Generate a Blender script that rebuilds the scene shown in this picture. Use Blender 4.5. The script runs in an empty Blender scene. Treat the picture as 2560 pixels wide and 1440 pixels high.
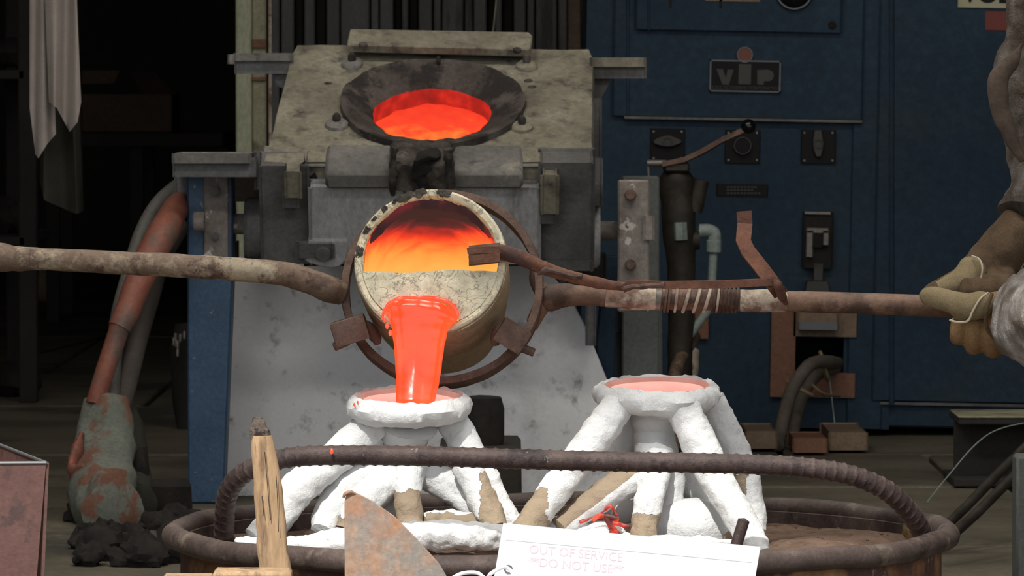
import bpy, bmesh, math, random
from mathutils import Vector, Matrix, noise
random.seed(7)
PI = math.pi
F = 13500.0                       # focal length in pixels of the 2560 wide frame
H = 0.72                          # camera height
PITCH = math.atan(522/F)
sc = bpy.context.scene
col = sc.collection

# ------------------------------------------------------------------ camera, sky, sun, exposure
cam_d = bpy.data.cameras.new('camera'); cam = bpy.data.objects.new('camera', cam_d); col.objects.link(cam)
cam_d.sensor_width = 36; cam_d.lens = F/2560*36
cam.location = (0, 0, H); cam.rotation_euler = (PI/2-PITCH, 0, 0)
cam_d.dof.use_dof = True; cam_d.dof.focus_distance = 5.95; cam_d.dof.aperture_fstop = 50
cam_d.clip_end = 200
sc.camera = cam
w = bpy.data.worlds.new('daylight'); sc.world = w; w.use_nodes = True
bg = w.node_tree.nodes['Background']; bg.inputs[0].default_value = (0.93, 0.96, 1.0, 1); bg.inputs[1].default_value = 1.25
sun_d = bpy.data.lights.new('sun', 'SUN'); sun = bpy.data.objects.new('sun', sun_d); col.objects.link(sun)
sun_d.energy = 4.3; sun_d.angle = math.radians(1.2); sun_d.color = (1, 0.96, 0.9)
SUN_E = math.radians(45)
sun.rotation_euler = (PI/2-SUN_E, 0, math.radians(-14)); sun.location = (0, 0, 6)
FILL_LAMPS = (24, 24, 13, 13)      # watts of the four unseen lamps added to brighten the interior
sc.view_settings.view_transform = 'Standard'; sc.view_settings.look = 'None'
sc.view_settings.exposure = 0.0; sc.view_settings.gamma = 1; sc.view_settings.use_curve_mapping = False

# ------------------------------------------------------------------ helpers
FW = Vector((0, math.cos(PITCH), -math.sin(PITCH))); UP = Vector((0, math.sin(PITCH), math.cos(PITCH)))
CAM = Vector((0, 0, H))
def ray(px, py): return Vector(((px-1280)/F, 0, 0)) + FW + UP*(-(py-720)/F)
def P(px, py, Y):
    d = ray(px, py); return CAM + d*(Y/d.y)
def L(px, Y): return px*Y/F
def onfloor(px, py, z=0.0):
    d = ray(px, py); return CAM + d*((z-H)/d.z)

class MB:
    def __init__(s): s.v = []; s.f = []
    def add(s, vs, fs):
        n = len(s.v); s.v += [Vector(v) for v in vs]; s.f += [tuple(i+n for i in f) for f in fs]; return s
    def join(s, o, M=None):
        return s.add([M @ v for v in o.v] if M else o.v, o.f)
    def box(s, a, b, bev=0.0, M=None, seg=1):
        bm = bmesh.new(); bmesh.ops.create_cube(bm, size=1)
        a = Vector(a); b = Vector(b); c = (a+b)/2; d = b-a
        for v in bm.verts: v.co = Vector((v.co.x*d.x, v.co.y*d.y, v.co.z*d.z))+c
        if bev: 
            bev = min(bev, 0.45*min(abs(d.x), abs(d.y), abs(d.z)))
            bmesh.ops.bevel(bm, geom=bm.edges[:], offset=bev, segments=seg, affect='EDGES', profile=0.7)
        s.frombm(bm, M); return s
    def frombm(s, bm, M=None):
        bm.verts.index_update()
        s.add([(M @ v.co) if M else v.co.copy() for v in bm.verts], [[v.index for v in f.verts] for f in bm.faces]); bm.free(); return s
    def prism(s, poly, d, bev=0.0):
        """poly: 3-D loop, extruded by vector d"""
        bm = bmesh.new(); vs = [bm.verts.new(p) for p in poly]; f = bm.faces.new(vs)
        r = bmesh.ops.extrude_face_region(bm, geom=[f])
        bmesh.ops.translate(bm, verts=[e for e in r['geom'] if isinstance(e, bmesh.types.BMVert)], vec=Vector(d))
        bmesh.ops.recalc_face_normals(bm, faces=bm.faces[:])
        if bev: bmesh.ops.bevel(bm, geom=bm.edges[:], offset=bev, segments=1, affect='EDGES')
        return s.frombm(bm)
    def cyl(s, a, b, r, r2=None, n=20, bev=0.0):
        a = Vector(a); b = Vector(b); r2 = r if r2 is None else r2
        d = (b-a).normalized(); t = d.orthogonal().normalized(); u = d.cross(t)
        L_ = (b-a).length
        prof = [(0, 0), (0, r-bev), (bev, r), (L_-bev, r2), (L_, r2-bev), (L_, 0)] if bev else [(0, 0), (0, r), (L_, r2), (L_, 0)]
        return s.rev(prof, a, d, t, u, n)
    def rev(s, prof, o, d, t, u, n=32, fn=None):
        """profile (along, radius) revolved about axis d at o"""
        vs = []; fs = []
        for i, (z, r) in enumerate(prof):
            for k in range(n):
                a = 2*PI*k/n; rr = r*(fn(a, z, r) if fn else 1)
                vs.append(o+d*z+(t*math.cos(a)+u*math.sin(a))*max(rr, 1e-5))
        for i in range(len(prof)-1):
            for k in range(n):
                q = (k+1) % n; fs.append((i*n+k, i*n+q, (i+1)*n+q, (i+1)*n+k))
        return s.add(vs, fs)
    def lathe(s, prof, o, axis=(0, 0, 1), n=40, fn=None):
        d = Vector(axis).normalized(); t = Vector((1, 0, 0)); t = (t-d*t.dot(d)).normalized(); u = d.cross(t)
        return s.rev([(z, r) for r, z in prof], Vector(o), d, t, u, n, fn)
    def ell(s, c, r, n=20, m=12, M=None):
        c = Vector(c); vs = []; fs = []
        for i in range(m+1):
            th = PI*i/m
            for k in range(n):
                a = 2*PI*k/n; v = Vector((r[0]*math.sin(th)*math.cos(a), r[1]*math.sin(th)*math.sin(a), r[2]*math.cos(th)))
                vs.append(c+((M @ v) if M else v))
        for i in range(m):
            for k in range(n):
                q = (k+1) % n; fs.append((i*n+k, (i+1)*n+k, (i+1)*n+q, i*n+q))
        return s.add(vs, fs)
    def tube(s, pts, r, n=14, sub=6, closed=False, sec=None, rfn=None, up=None, cap=True):
        """Catmull-Rom sweep. sec: (a,b) multipliers of a superellipse/flat section"""
        pts = [Vector(p) for p in pts]; N = len(pts)
        r = [r]*N if not isinstance(r, (list, tuple)) else list(r)
        C = []; R = []
        rng = N if closed else N-1
        for i in range(rng):
            if closed: a, b, c, d = [pts[(i+k) % N] for k in (-1, 0, 1, 2)]; ra, rb = r[i], r[(i+1) % N]
            else:
                b, c = pts[i], pts[i+1]; a = pts[i-1] if i else b*2-c; d = pts[i+2] if i+2 < N else c*2-b; ra, rb = r[i], r[i+1]
            for k in range(sub):
                t = k/sub
                C.append(0.5*((2*b)+(c-a)*t+(2*a-5*b+4*c-d)*t*t+(3*b-a-3*c+d)*t**3)); e = t*t*(3-2*t); R.append(ra*(1-e)+rb*e)
        if not closed: C.append(pts[-1]); R.append(r[-1])
        m = len(C); T = []
        for i in range(m):
            if closed: T.append((C[(i+1) % m]-C[i-1]).normalized())
            else: T.append((C[min(i+1, m-1)]-C[max(i-1, 0)]).normalized())
        nrm = (Vector(up) if up else Vector((0, 0, 1))); nrm = nrm-T[0]*nrm.dot(T[0])
        if nrm.length < 1e-3: nrm = T[0].orthogonal()
        nrm.normalize(); vs = []; fs = []; dist = 0
        for i in range(m):
            if up: nn = Vector(up)-T[i]*Vector(up).dot(T[i]); nrm = nn.normalized() if nn.length > 1e-4 else nrm
            else: nrm = (nrm-T[i]*nrm.dot(T[i])).normalized()
            bi = T[i].cross(nrm)
            if i: dist += (C[i]-C[i-1]).length
            for k in range(n):
                a = 2*PI*k/n; rr = R[i]*(rfn(dist, a) if rfn else 1)
                if sec == 'box': 
                    ca, sa = math.cos(a+PI/n), math.sin(a+PI/n); q = max(abs(ca), abs(sa)); x, y = ca/q, sa/q
                elif sec: x, y = math.cos(a)*sec[0], math.sin(a)*sec[1]
                else: x, y = math.cos(a), math.sin(a)
                vs.append(C[i]+(nrm*x+bi*y)*rr)
        for i in range(m if closed else m-1):
            j = (i+1) % m
            for k in range(n):
                q = (k+1) % n; fs.append((i*n+k, i*n+q, j*n+q, j*n+k))
        if not closed and cap:
            vs += [C[0]-T[0]*R[0]*0.35, C[-1]+T[-1]*R[-1]*0.35]; a0 = m*n
            for k in range(n):
                q = (k+1) % n; fs.append((a0, q, k)); fs.append((a0+1, (m-1)*n+k, (m-1)*n+q))
        return s.add(vs, fs)
    def strap(s, pts, wid, th, wdir, sub=5):
        """flat bar: rectangular section, width along wdir"""
        pts = [Vector(p) for p in pts]; wd = Vector(wdir).normalized(); N = len(pts); vs = []; fs = []
        for i in range(N):
            t = (pts[min(i+1, N-1)]-pts[max(i-1, 0)]).normalized(); w_ = (wd-t*wd.dot(t)).normalized(); h = t.cross(w_)
            for a, b in ((-1, -1), (1, -1), (1, 1), (-1, 1)): vs.append(pts[i]+w_*a*wid/2+h*b*th/2)
        for i in range(N-1):
            for k in range(4): q = (k+1) % 4; fs.append((i*4+k, i*4+q, i*4+4+q, i*4+4+k))
        fs += [(3, 2, 1, 0), tuple((N-1)*4+k for k in range(4))]
        return s.add(vs, fs)

def mk(name, mb, mat, smooth=True, amp=0, nsc=20, oct=3, mod=None):
    me = bpy.data.meshes.new(name); me.from_pydata([tuple(v) for v in mb.v], [], mb.f); me.update()
    bm = bmesh.new(); bm.from_mesh(me); bmesh.ops.remove_doubles(bm, verts=bm.verts[:], dist=1e-5)
    bmesh.ops.recalc_face_normals(bm, faces=bm.faces[:]); bm.to_mesh(me); bm.free()
    if amp:
        me.update(); off = Vector((random.random()*50, random.random()*50, 0))
        nn = [v.normal.copy() for v in me.vertices]
        for v, n_ in zip(me.vertices, nn):
            q = v.co*nsc+off; k = 0; a = 1
            for o in range(oct): k += noise.noise(q)*a; q = q*2.1; a *= 0.55
            v.co = v.co+n_*k*amp
    me.materials.append(mat); me.update()
    if smooth:
        for p in me.polygons: p.use_smooth = True
        try: me.set_sharp_from_angle(angle=math.radians(42))
        except Exception: pass
    o = bpy.data.objects.new(name, me); return o

def tagit(o, label, cat, group=None, kind=None):
    if label: o['label'] = label
    if cat: o['category'] = cat
    if group: o['group'] = group
    if kind: o['kind'] = kind
    return o

class Thing:
    def __init__(s, name, label, cat, loc=(0, 0, 0), rot=None, group=None, kind=None):
        s.o = bpy.data.objects.new(name, None); col.objects.link(s.o); s.o.empty_display_size = 0.05
        s.M = Matrix.Translation(Vector(loc)) @ (rot.to_4x4() if rot else Matrix.Identity(4))
        s.o.matrix_world = s.M; s.Mi = s.M.inverted(); tagit(s.o, label, cat, group, kind)
    def part(s, name, mb, mat, parent=None, world=True, label=None, kind=None, **k):
        m2 = MB(); m2.v = [s.Mi @ v for v in mb.v] if world else mb.v; m2.f = mb.f
        o = mk(name, m2, mat, **k); col.objects.link(o); o.parent = parent or s.o
        if label: o['label'] = label
        if kind: o['kind'] = kind
        return o
    def pix(s, px, py, axis, off):
        d = s.Mi.to_3x3() @ ray(px, py); c = s.Mi @ CAM; t = (off-c[axis])/d[axis]; return c+d*t
    def rect(s, x0, y0, x1, y1, off, th, axis=1, bev=0.002, mb=None):
        """local box whose face on the local plane axis=off covers the pixel rectangle; th extends along +axis"""
        a = s.pix(x0, y0, axis, off); b = s.pix(x1, y1, axis, off); b = b.copy(); b[axis] = off+th
        return (mb or MB()).box(a, b, bev)
    def poly(s, pts, off, th, axis=1, bev=0.0, mb=None):
        d = Vector((0, 0, 0)); d[axis] = th
        return (mb or MB()).prism([s.pix(x, y, axis, off) for x, y in pts], d, bev)

def single(name, mb, mat, label, cat, group=None, kind=None, loc=None, **k):
    if loc is None:
        zs = min(v.z for v in mb.v); c = sum(mb.v, Vector())/len(mb.v); loc = Vector((c.x, c.y, zs))
    m2 = MB(); m2.v = [v-Vector(loc) for v in mb.v]; m2.f = mb.f
    o = mk(name, m2, mat, **k); o.location = loc; col.objects.link(o); return tagit(o, label, cat, group, kind)

def remeshed(mb, vox, sm=6, fac=0.6):
    """union of overlapping closed shapes as one continuous skin"""
    o = mk('tmp', mb, bpy.data.materials[0]); col.objects.link(o)
    r = o.modifiers.new('r', 'REMESH'); r.mode = 'VOXEL'; r.voxel_size = vox
    s_ = o.modifiers.new('s', 'SMOOTH'); s_.factor = fac; s_.iterations = sm
    dg = bpy.context.evaluated_depsgraph_get(); me = o.evaluated_get(dg).to_mesh()
    out = MB(); out.v = [v.co.copy() for v in me.vertices]; out.f = [tuple(p.vertices) for p in me.polygons]
    bpy.data.objects.remove(o); return out

def text_mb(txt, size, depth, M, bold=0.0):
    c = bpy.data.curves.new('t', 'FONT'); c.body = txt; c.size = size; c.extrude = depth; c.offset = bold; c.align_x = 'CENTER'; c.align_y = 'CENTER'
    o = bpy.data.objects.new('t', c); col.objects.link(o); dg = bpy.context.evaluated_depsgraph_get(); dg.update()
    me = o.evaluated_get(dg).to_mesh(); out = MB(); out.v = [M @ v.co for v in me.vertices]; out.f = [tuple(p.vertices) for p in me.polygons]
    bpy.data.objects.remove(o); return out

# ------------------------------------------------------------------ materials
def S2L(c): return tuple(((x/255)/12.92 if x/255 <= 0.04045 else ((x/255+0.055)/1.055)**2.4) for x in c)
def mat(name, a, b=None, sc_=20, c=None, cs=8, ct=0.6, rough=0.7, metal=0.0, bump=0.3, bs=60, spec=0.4, stretch=None, cw=0.06, c2=None, c2s=40, c2t=0.68, grain=.24, line=None):
    m = bpy.data.materials.new(name); m.use_nodes = True; nt = m.node_tree; N = nt.nodes; K = nt.links
    bs_ = N['Principled BSDF']; b = b or a
    tc = N.new('ShaderNodeTexCoord'); src = tc.outputs['Object']
    if stretch:
        mp = N.new('ShaderNodeMapping'); mp.inputs['Scale'].default_value = stretch; K.new(src, mp.inputs[0]); src = mp.outputs[0]
    def nz(s, d=5, r=0.6):
        n = N.new('ShaderNodeTexNoise'); n.inputs['Scale'].default_value = s; n.inputs['Detail'].default_value = d; n.inputs['Roughness'].default_value = r
        K.new(src, n.inputs['Vector']); return n
    n1 = nz(sc_); rp = N.new('ShaderNodeValToRGB'); rp.color_ramp.elements[0].position = 0.38; rp.color_ramp.elements[1].position = 0.62
    rp.color_ramp.elements[0].color = (*a, 1); rp.color_ramp.elements[1].color = (*b, 1); K.new(n1.outputs['Fac'], rp.inputs[0]); out = rp.outputs[0]
    for cc, css, ctt in ((c, cs, ct), (c2, c2s, c2t)):
        if cc:
            n2 = nz(css, 8, 0.65); r2 = N.new('ShaderNodeValToRGB'); r2.color_ramp.elements[0].position = ctt-cw; r2.color_ramp.elements[1].position = ctt+cw*0.3
            K.new(n2.outputs['Fac'], r2.inputs[0]); mx = N.new('ShaderNodeMix'); mx.data_type = 'RGBA'
            K.new(r2.outputs[0], mx.inputs[0]); K.new(out, mx.inputs[6]); mx.inputs[7].default_value = (*cc, 1); out = mx.outputs[2]
    if line:
        ln = nz(line[1], 3, .5); ln.inputs['Distortion'].default_value = 1.5; lr = N.new('ShaderNodeValToRGB'); lr.color_ramp.elements.new(.5)
        for e, (p_, v_) in zip(lr.color_ramp.elements, ((.5-line[2], 0), (.5, line[3]), (.5+line[2], 0))): e.position = p_; e.color = (v_, v_, v_, 1)
        K.new(ln.outputs['Fac'], lr.inputs[0]); mx = N.new('ShaderNodeMix'); mx.data_type = 'RGBA'; K.new(lr.outputs[0], mx.inputs[0]); K.new(out, mx.inputs[6]); mx.inputs[7].default_value = (*line[0], 1); out = mx.outputs[2]
    if bump:
        gn = nz(bs*2.2, 4, 0.75); gr = N.new('ShaderNodeMapRange'); gr.inputs[1].default_value = .3; gr.inputs[2].default_value = .7; gr.inputs[3].default_value = 1-grain; gr.inputs[4].default_value = 1+grain
        K.new(gn.outputs['Fac'], gr.inputs[0]); vm = N.new('ShaderNodeVectorMath'); vm.operation = 'SCALE'; K.new(out, vm.inputs[0]); K.new(gr.outputs[0], vm.inputs['Scale']); out = vm.outputs[0]
    K.new(out, bs_.inputs['Base Color']); bs_.inputs['Roughness'].default_value = rough; bs_.inputs['Metallic'].default_value = metal
    bs_.inputs['Specular IOR Level'].default_value = spec
    if bump:
        n3 = nz(bs, 8, 0.7); bp = N.new('ShaderNodeBump'); bp.inputs['Strength'].default_value = bump; bp.inputs['Distance'].default_value = 0.004
        K.new(n3.outputs['Fac'], bp.inputs['Height']); K.new(bp.outputs[0], bs_.inputs['Normal'])
    return m

def glow(name, cols, strength=1.0, nsc=18, zr=None, crust=None, axis='Z', mixn=0.35, gloss=0.35, dist=0.0, bump=0.2, spec=0.5):
    """incandescent surface; colour follows temperature along the object's own axis plus noise"""
    m = bpy.data.materials.new(name); m.use_nodes = True; nt = m.node_tree; N = nt.nodes; K = nt.links; B = N['Principled BSDF']
    tc = N.new('ShaderNodeTexCoord'); n1 = N.new('ShaderNodeTexNoise'); n1.inputs['Scale'].default_value = nsc; n1.inputs['Detail'].default_value = 6
    n1.inputs['Distortion'].default_value = dist; K.new(tc.outputs['Object'], n1.inputs['Vector'])
    if zr:
        sx = N.new('ShaderNodeSeparateXYZ'); K.new(tc.outputs['Object'], sx.inputs[0])
        if axis == 'H':
            dp = N.new('ShaderNodeVectorMath'); dp.operation = 'DOT_PRODUCT'; K.new(tc.outputs['Object'], dp.inputs[0]); dp.inputs[1].default_value = (0, -.31, .95)
        mr = N.new('ShaderNodeMapRange'); mr.inputs[1].default_value = zr[0]; mr.inputs[2].default_value = zr[1]; K.new(dp.outputs['Value'] if axis == 'H' else sx.outputs[axis], mr.inputs[0])
        ad = N.new('ShaderNodeMath'); ad.operation = 'MULTIPLY_ADD'; K.new(n1.outputs['Fac'], ad.inputs[0]); ad.inputs[1].default_value = mixn; K.new(mr.outputs[0], ad.inputs[2])
        sb = N.new('ShaderNodeMath'); sb.operation = 'SUBTRACT'; K.new(ad.outputs[0], sb.inputs[0]); sb.inputs[1].default_value = mixn*0.5; f = sb.outputs[0]
    else: f = n1.outputs['Fac']
    rp = N.new('ShaderNodeValToRGB'); cr = rp.color_ramp
    while len(cr.elements) < len(cols): cr.elements.new(0.5)
    for e, (p_, c_) in zip(cr.elements, cols): e.position = p_; e.color = (*c_, 1)
    K.new(f, rp.inputs[0]); K.new(rp.outputs[0], B.inputs['Emission Color']); B.inputs['Emission Strength'].default_value = strength
    B.inputs['Base Color'].default_value = (0.02, 0.01, 0.01, 1); B.inputs['Roughness'].default_value = gloss; B.inputs['Specular IOR Level'].default_value = spec
    bp = N.new('ShaderNodeBump'); bp.inputs['Strength'].default_value = bump; bp.inputs['Distance'].default_value = 0.003; K.new(n1.outputs['Fac'], bp.inputs['Height']); K.new(bp.outputs[0], B.inputs['Normal'])
    return m

m_lamp = bpy.data.materials.new('fill_lamp_face'); m_lamp.use_nodes = True  # glowing face of the added lamps
m_lamp.node_tree.nodes['Principled BSDF'].inputs['Emission Color'].default_value = (1, .95, .86, 1); m_lamp.node_tree.nodes['Principled BSDF'].inputs['Emission Strength'].default_value = 4
m_concrete = mat('concrete', (.075, .065, .045), (.13, .11, .078), 2.5, c=(.045, .04, .032), cs=1.6, ct=.6, rough=.8, bs=30, bump=.4, c2=(.2, .18, .13), c2s=14, c2t=.72)
m_ground = mat('asphalt', (.3, .28, .25), (.4, .38, .34), 3, rough=.9)
m_black = mat('matte_black', (.008, .007, .006), (.016, .014, .012), 5, rough=.9, bump=.2)
m_dark = mat('dark_interior', (.02, .018, .015), (.035, .03, .024), 1.5, rough=.9)
m_panel = mat('grey_wall_panel', (.10, .098, .095), (.14, .136, .13), 2, c=(.06, .058, .055), cs=3, rough=.7, stretch=(3, 3, .5))
m_cream = mat('cream_paint', (.30, .31, .20), (.40, .40, .28), 8, c=(.13, .12, .08), cs=5, ct=.66, rough=.6, stretch=(1, 1, .4))
m_beige = mat('beige_paint', (.24, .225, .14), (.32, .30, .20), 9, c=(.12, .10, .07), cs=6, ct=.62, rough=.7)
m_blue = mat('blue_enamel', (.016, .031, .050), (.023, .042, .064), 3, c=(.024, .038, .05), cs=2, ct=.58, rough=.6, bump=.12, bs=25, spec=.12, c2=(.035, .04, .04), c2s=30, c2t=.76)
m_bluepost = mat('blue_post_paint', (.024, .060, .115), (.04, .085, .155), 6, c=(.20, .22, .22), cs=60, ct=.665, rough=.5, bump=.2, cw=.02)
m_bluegrey = mat('grey_machine_paint', (.085, .085, .088), (.14, .14, .14), 9, c=(.05, .045, .042), cs=6, ct=.58, rough=.65)
m_refr = mat('refractory_slab', (.15, .135, .10), (.23, .21, .155), 7, c=(.30, .275, .21), cs=10, ct=.62, cw=.14, rough=.9, bump=.5, bs=50, c2=(.06, .05, .042), c2s=20, c2t=.63)
m_refr2 = mat('refractory_front', (.11, .105, .098), (.18, .17, .155), 8, c=(.25, .23, .19), cs=10, ct=.66, rough=.9, bump=.5, bs=45, c2=(.05, .04, .04), c2s=18, c2t=.68)
m_ring = mat('scorched_ring', (.050, .041, .034), (.105, .09, .079), 10, c=(.025, .021, .019), cs=12, ct=.54, rough=.95, bump=.8, bs=70, c2=(.22, .19, .17), c2s=25, c2t=.72)
m_slag = mat('slag_crust', (.03, .022, .018), (.09, .075, .062), 30, c=(.14, .12, .10), cs=40, ct=.64, rough=.8, bump=1, bs=90)
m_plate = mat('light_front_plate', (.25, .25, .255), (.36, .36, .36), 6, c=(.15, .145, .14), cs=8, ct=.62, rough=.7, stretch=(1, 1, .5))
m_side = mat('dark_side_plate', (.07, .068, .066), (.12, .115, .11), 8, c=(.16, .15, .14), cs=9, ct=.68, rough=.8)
m_board = mat('white_board', (.60, .595, .595), (.68, .67, .67), 2, c=(.26, .25, .24), cs=4, ct=.68, rough=.85, bump=.06, cw=.16, c2=(.12, .10, .095), c2s=30, c2t=.74, grain=.05)
m_rustplate = mat('rusty_whitewashed_iron', (.16, .13, .11), (.24, .21, .19), 14, c=(.55, .52, .46), cs=20, ct=.59, rough=.8, bump=.6, cw=.03, c2=(.08, .05, .04), c2s=20, c2t=.66)
m_rust = mat('rusty_iron', (.10, .060, .045), (.16, .10, .075), 25, c=(.055, .035, .03), cs=18, ct=.6, rough=.6, metal=.3, bump=.5, bs=110, c2=(.24, .16, .11), c2s=30, c2t=.70)
m_rustred = mat('red_rust_iron', (.13, .055, .035), (.20, .085, .05), 20, c=(.07, .035, .028), cs=14, rough=.6, metal=.2, bump=.5, bs=90)
m_pipe = mat('worn_handle_pipe', (.115, .072, .048), (.19, .13, .09), 16, c=(.33, .27, .19), cs=11, ct=.57, rough=.5, metal=.2, bump=.5, bs=80, c2=(.085, .05, .035), c2s=34, c2t=.60)
m_piperust = mat('brown_handle_pipe', (.13, .075, .05), (.21, .125, .085), 14, c=(.07, .04, .03), cs=12, rough=.5, metal=.25, bump=.4, bs=80)
m_ash = mat('ash_coated_pipe', (.38, .30, .23), (.55, .47, .38), 18, c=(.20, .12, .09), cs=16, ct=.6, rough=.8, bump=.6)
m_rebar = mat('rebar_steel', (.050, .034, .032), (.085, .06, .055), 30, c=(.03, .022, .022), cs=20, rough=.5, metal=.35, bump=.4, bs=150, c2=(.30, .27, .25), c2s=80, c2t=.70)  # pale flecks put specular glints into the bar's colour
m_rim = mat('drum_rim', (.060, .042, .038), (.105, .078, .068), 18, c=(.17, .14, .11), cs=10, ct=.64, rough=.55, metal=.3, bump=.35, bs=100, c2=(.04, .027, .025), c2s=14, c2t=.6)
m_drum = mat('drum_wall_rust', (.14, .055, .025), (.30, .16, .075), 12, c=(.09, .045, .04), cs=10, ct=.52, rough=.8, bump=.5, c2=(.36, .30, .24), c2s=22, c2t=.68)
m_sand = mat('brown_sand', (.17, .11, .08), (.25, .17, .13), 40, c=(.11, .07, .05), cs=14, rough=1, bump=1, bs=300, c2=(.36, .29, .25), c2s=220, c2t=.73, spec=.1)
m_wood = mat('weathered_wood', (.34, .22, .12), (.47, .32, .19), 14, c=(.17, .105, .065), cs=20, ct=.57, rough=.85, bump=.6, stretch=(1, 1, .16), c2=(.06, .035, .022), c2s=34, c2t=.65)
m_char = mat('charred_wood', (.10, .075, .06), (.20, .16, .13), 60, c=(.04, .03, .025), cs=50, ct=.5, rough=.95, bump=1, bs=120)
m_rustsheet = mat('orange_rust_sheet', (.37, .21, .13), (.48, .31, .20), 14, c=(.25, .225, .20), cs=13, ct=.50, rough=.75, bump=.3, cw=.12, c2=(.46, .19, .07), c2s=8, c2t=.6)
m_redbox = mat('red_brown_sheet', (.085, .038, .032), (.125, .06, .05), 8, c=(.065, .035, .033), cs=30, rough=.6, bump=.25)
m_paper = mat('white_paper', (.9, .9, .95), None, rough=.35, bump=0)
m_ink = mat('faded_ink', (.72, .54, .62), None, rough=.5, bump=0)
m_sleeve = mat('clear_sleeve_edge', (.75, .75, .82), None, rough=.2, bump=0)
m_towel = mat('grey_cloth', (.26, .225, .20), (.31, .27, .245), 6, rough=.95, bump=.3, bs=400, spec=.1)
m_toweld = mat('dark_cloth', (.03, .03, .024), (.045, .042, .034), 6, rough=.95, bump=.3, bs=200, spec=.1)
m_hosegrey = mat('grey_hose', (.07, .065, .058), (.10, .095, .085), 10, rough=.6, bump=.2)
m_hosered = mat('red_hose', (.17, .055, .035), (.24, .085, .055), 8, c=(.12, .08, .065), cs=6, ct=.58, rough=.6, bump=.2)
m_hosebrn = mat('brown_hose', (.05, .04, .034), (.075, .062, .053), 10, rough=.7, bump=.2)
m_boot = mat('hose_boot_cloth', (.105, .115, .095), (.15, .155, .13), 6, c=(.15, .07, .045), cs=7, ct=.55, rough=.9, bump=.5, bs=60, cw=.03)
m_mud = mat('floor_scrap', (.007, .0055, .005), (.02, .015, .012), 20, rough=.9, bump=.8)
m_copper = mat('brown_insulating_board', (.14, .062, .035), (.18, .085, .05), 5, rough=.7, bump=.2)
m_tanbrd = mat('tan_board', (.15, .10, .065), (.19, .13, .085), 5, rough=.7, bump=.2)
m_cardb = mat('dim_cardboard', (.07, .045, .028), (.09, .058, .036), 5, rough=.9)
m_blackpl = mat('black_plastic', (.008, .007, .007), None, rough=.55, bump=0, spec=.15)
m_gloss = mat('black_gloss', (.006, .006, .006), None, rough=.12, bump=0)
m_engr = mat('grey_engraving', (.038, .033, .028), None, rough=.5, bump=0)
m_alu = mat('aluminium_edge', (.12, .125, .13), None, rough=.5, metal=.3, bump=0)
m_orange = mat('orange_disc', (.14, .04, .018), None, rough=.5, bump=0)
m_volt = mat('yellowed_sign', (.36, .34, .20), (.42, .39, .26), 10, rough=.6, bump=0)
m_red = mat('red_sticker', (.16, .03, .02), None, rough=.6, bump=0)
m_pvc = mat('grey_white_pvc', (.20, .24, .22), (.26, .30, .28), 10, rough=.5, bump=.1)
m_valve = mat('dark_bronze_valve', (.022, .018, .014), (.045, .036, .028), 25, rough=.6, metal=.3)
m_steel = mat('dull_steel', (.15, .135, .12), (.22, .20, .18), 20, rough=.45, metal=.5)
m_greypl = mat('green_grey_sheet', (.095, .10, .095), (.115, .12, .112), 5, rough=.7, bump=.15)
m_cable = mat('dusty_cable', (.085, .07, .055), (.125, .105, .085), 12, rough=.8)
m_tie = mat('tan_string', (.2, .15, .08), None, rough=.9, bump=0)
m_glove = mat('tan_suede', (.21, .165, .095), (.27, .215, .13), 25, rough=1, bump=.5, bs=260, spec=.1)
m_glovey = mat('golden_leather', (.22, .135, .065), (.28, .175, .085), 18, rough=.85, bump=.35, bs=160, spec=.2)
m_gloved = mat('brown_suede', (.085, .058, .036), (.12, .082, .052), 20, rough=1, bump=.4, bs=200, spec=.1)
m_seam = mat('pale_stitching', (.45, .38, .28), None, rough=.9, bump=0)
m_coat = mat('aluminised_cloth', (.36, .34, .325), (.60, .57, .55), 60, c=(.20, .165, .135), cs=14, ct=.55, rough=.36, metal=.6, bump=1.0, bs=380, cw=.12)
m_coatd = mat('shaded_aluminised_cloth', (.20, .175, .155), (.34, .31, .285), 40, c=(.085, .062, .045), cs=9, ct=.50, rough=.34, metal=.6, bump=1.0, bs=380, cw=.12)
m_coatbrn = mat('dark_brown_cloth', (.06, .042, .03), (.09, .064, .048), 20, rough=.9)
m_trouser = mat('dark_trousers', (.05, .05, .055), (.07, .07, .075), 10, rough=.9)
m_hood = mat('face_shield', (.02, .02, .02), None, rough=.1, bump=0)
m_brass = mat('splashed_bronze', (.30, .24, .13), (.5, .42, .27), 60, rough=.25, metal=.9, bump=.6)
m_cork = mat('crucible_shell', (.50, .42, .25), (.64, .55, .36), 9, c=(.34, .28, .18), cs=14, ct=.62, rough=.85, bump=.35, bs=60, cw=.1)
m_lid = mat('crucible_dam_crackle', (.64, .58, .41), (.77, .70, .52), 16, c=(.38, .34, .26), cs=50, ct=.63, rough=.85, bump=1, bs=34, cw=.035, line=((.24, .21, .15), 36, .022, .8))
m_outer = mat('crucible_outer_wall', (.36, .28, .17), (.46, .37, .235), 4, c=(.24, .16, .10), cs=6, ct=.56, rough=.65, bump=.15, stretch=(1, 1, 1), cw=.14)

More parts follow.
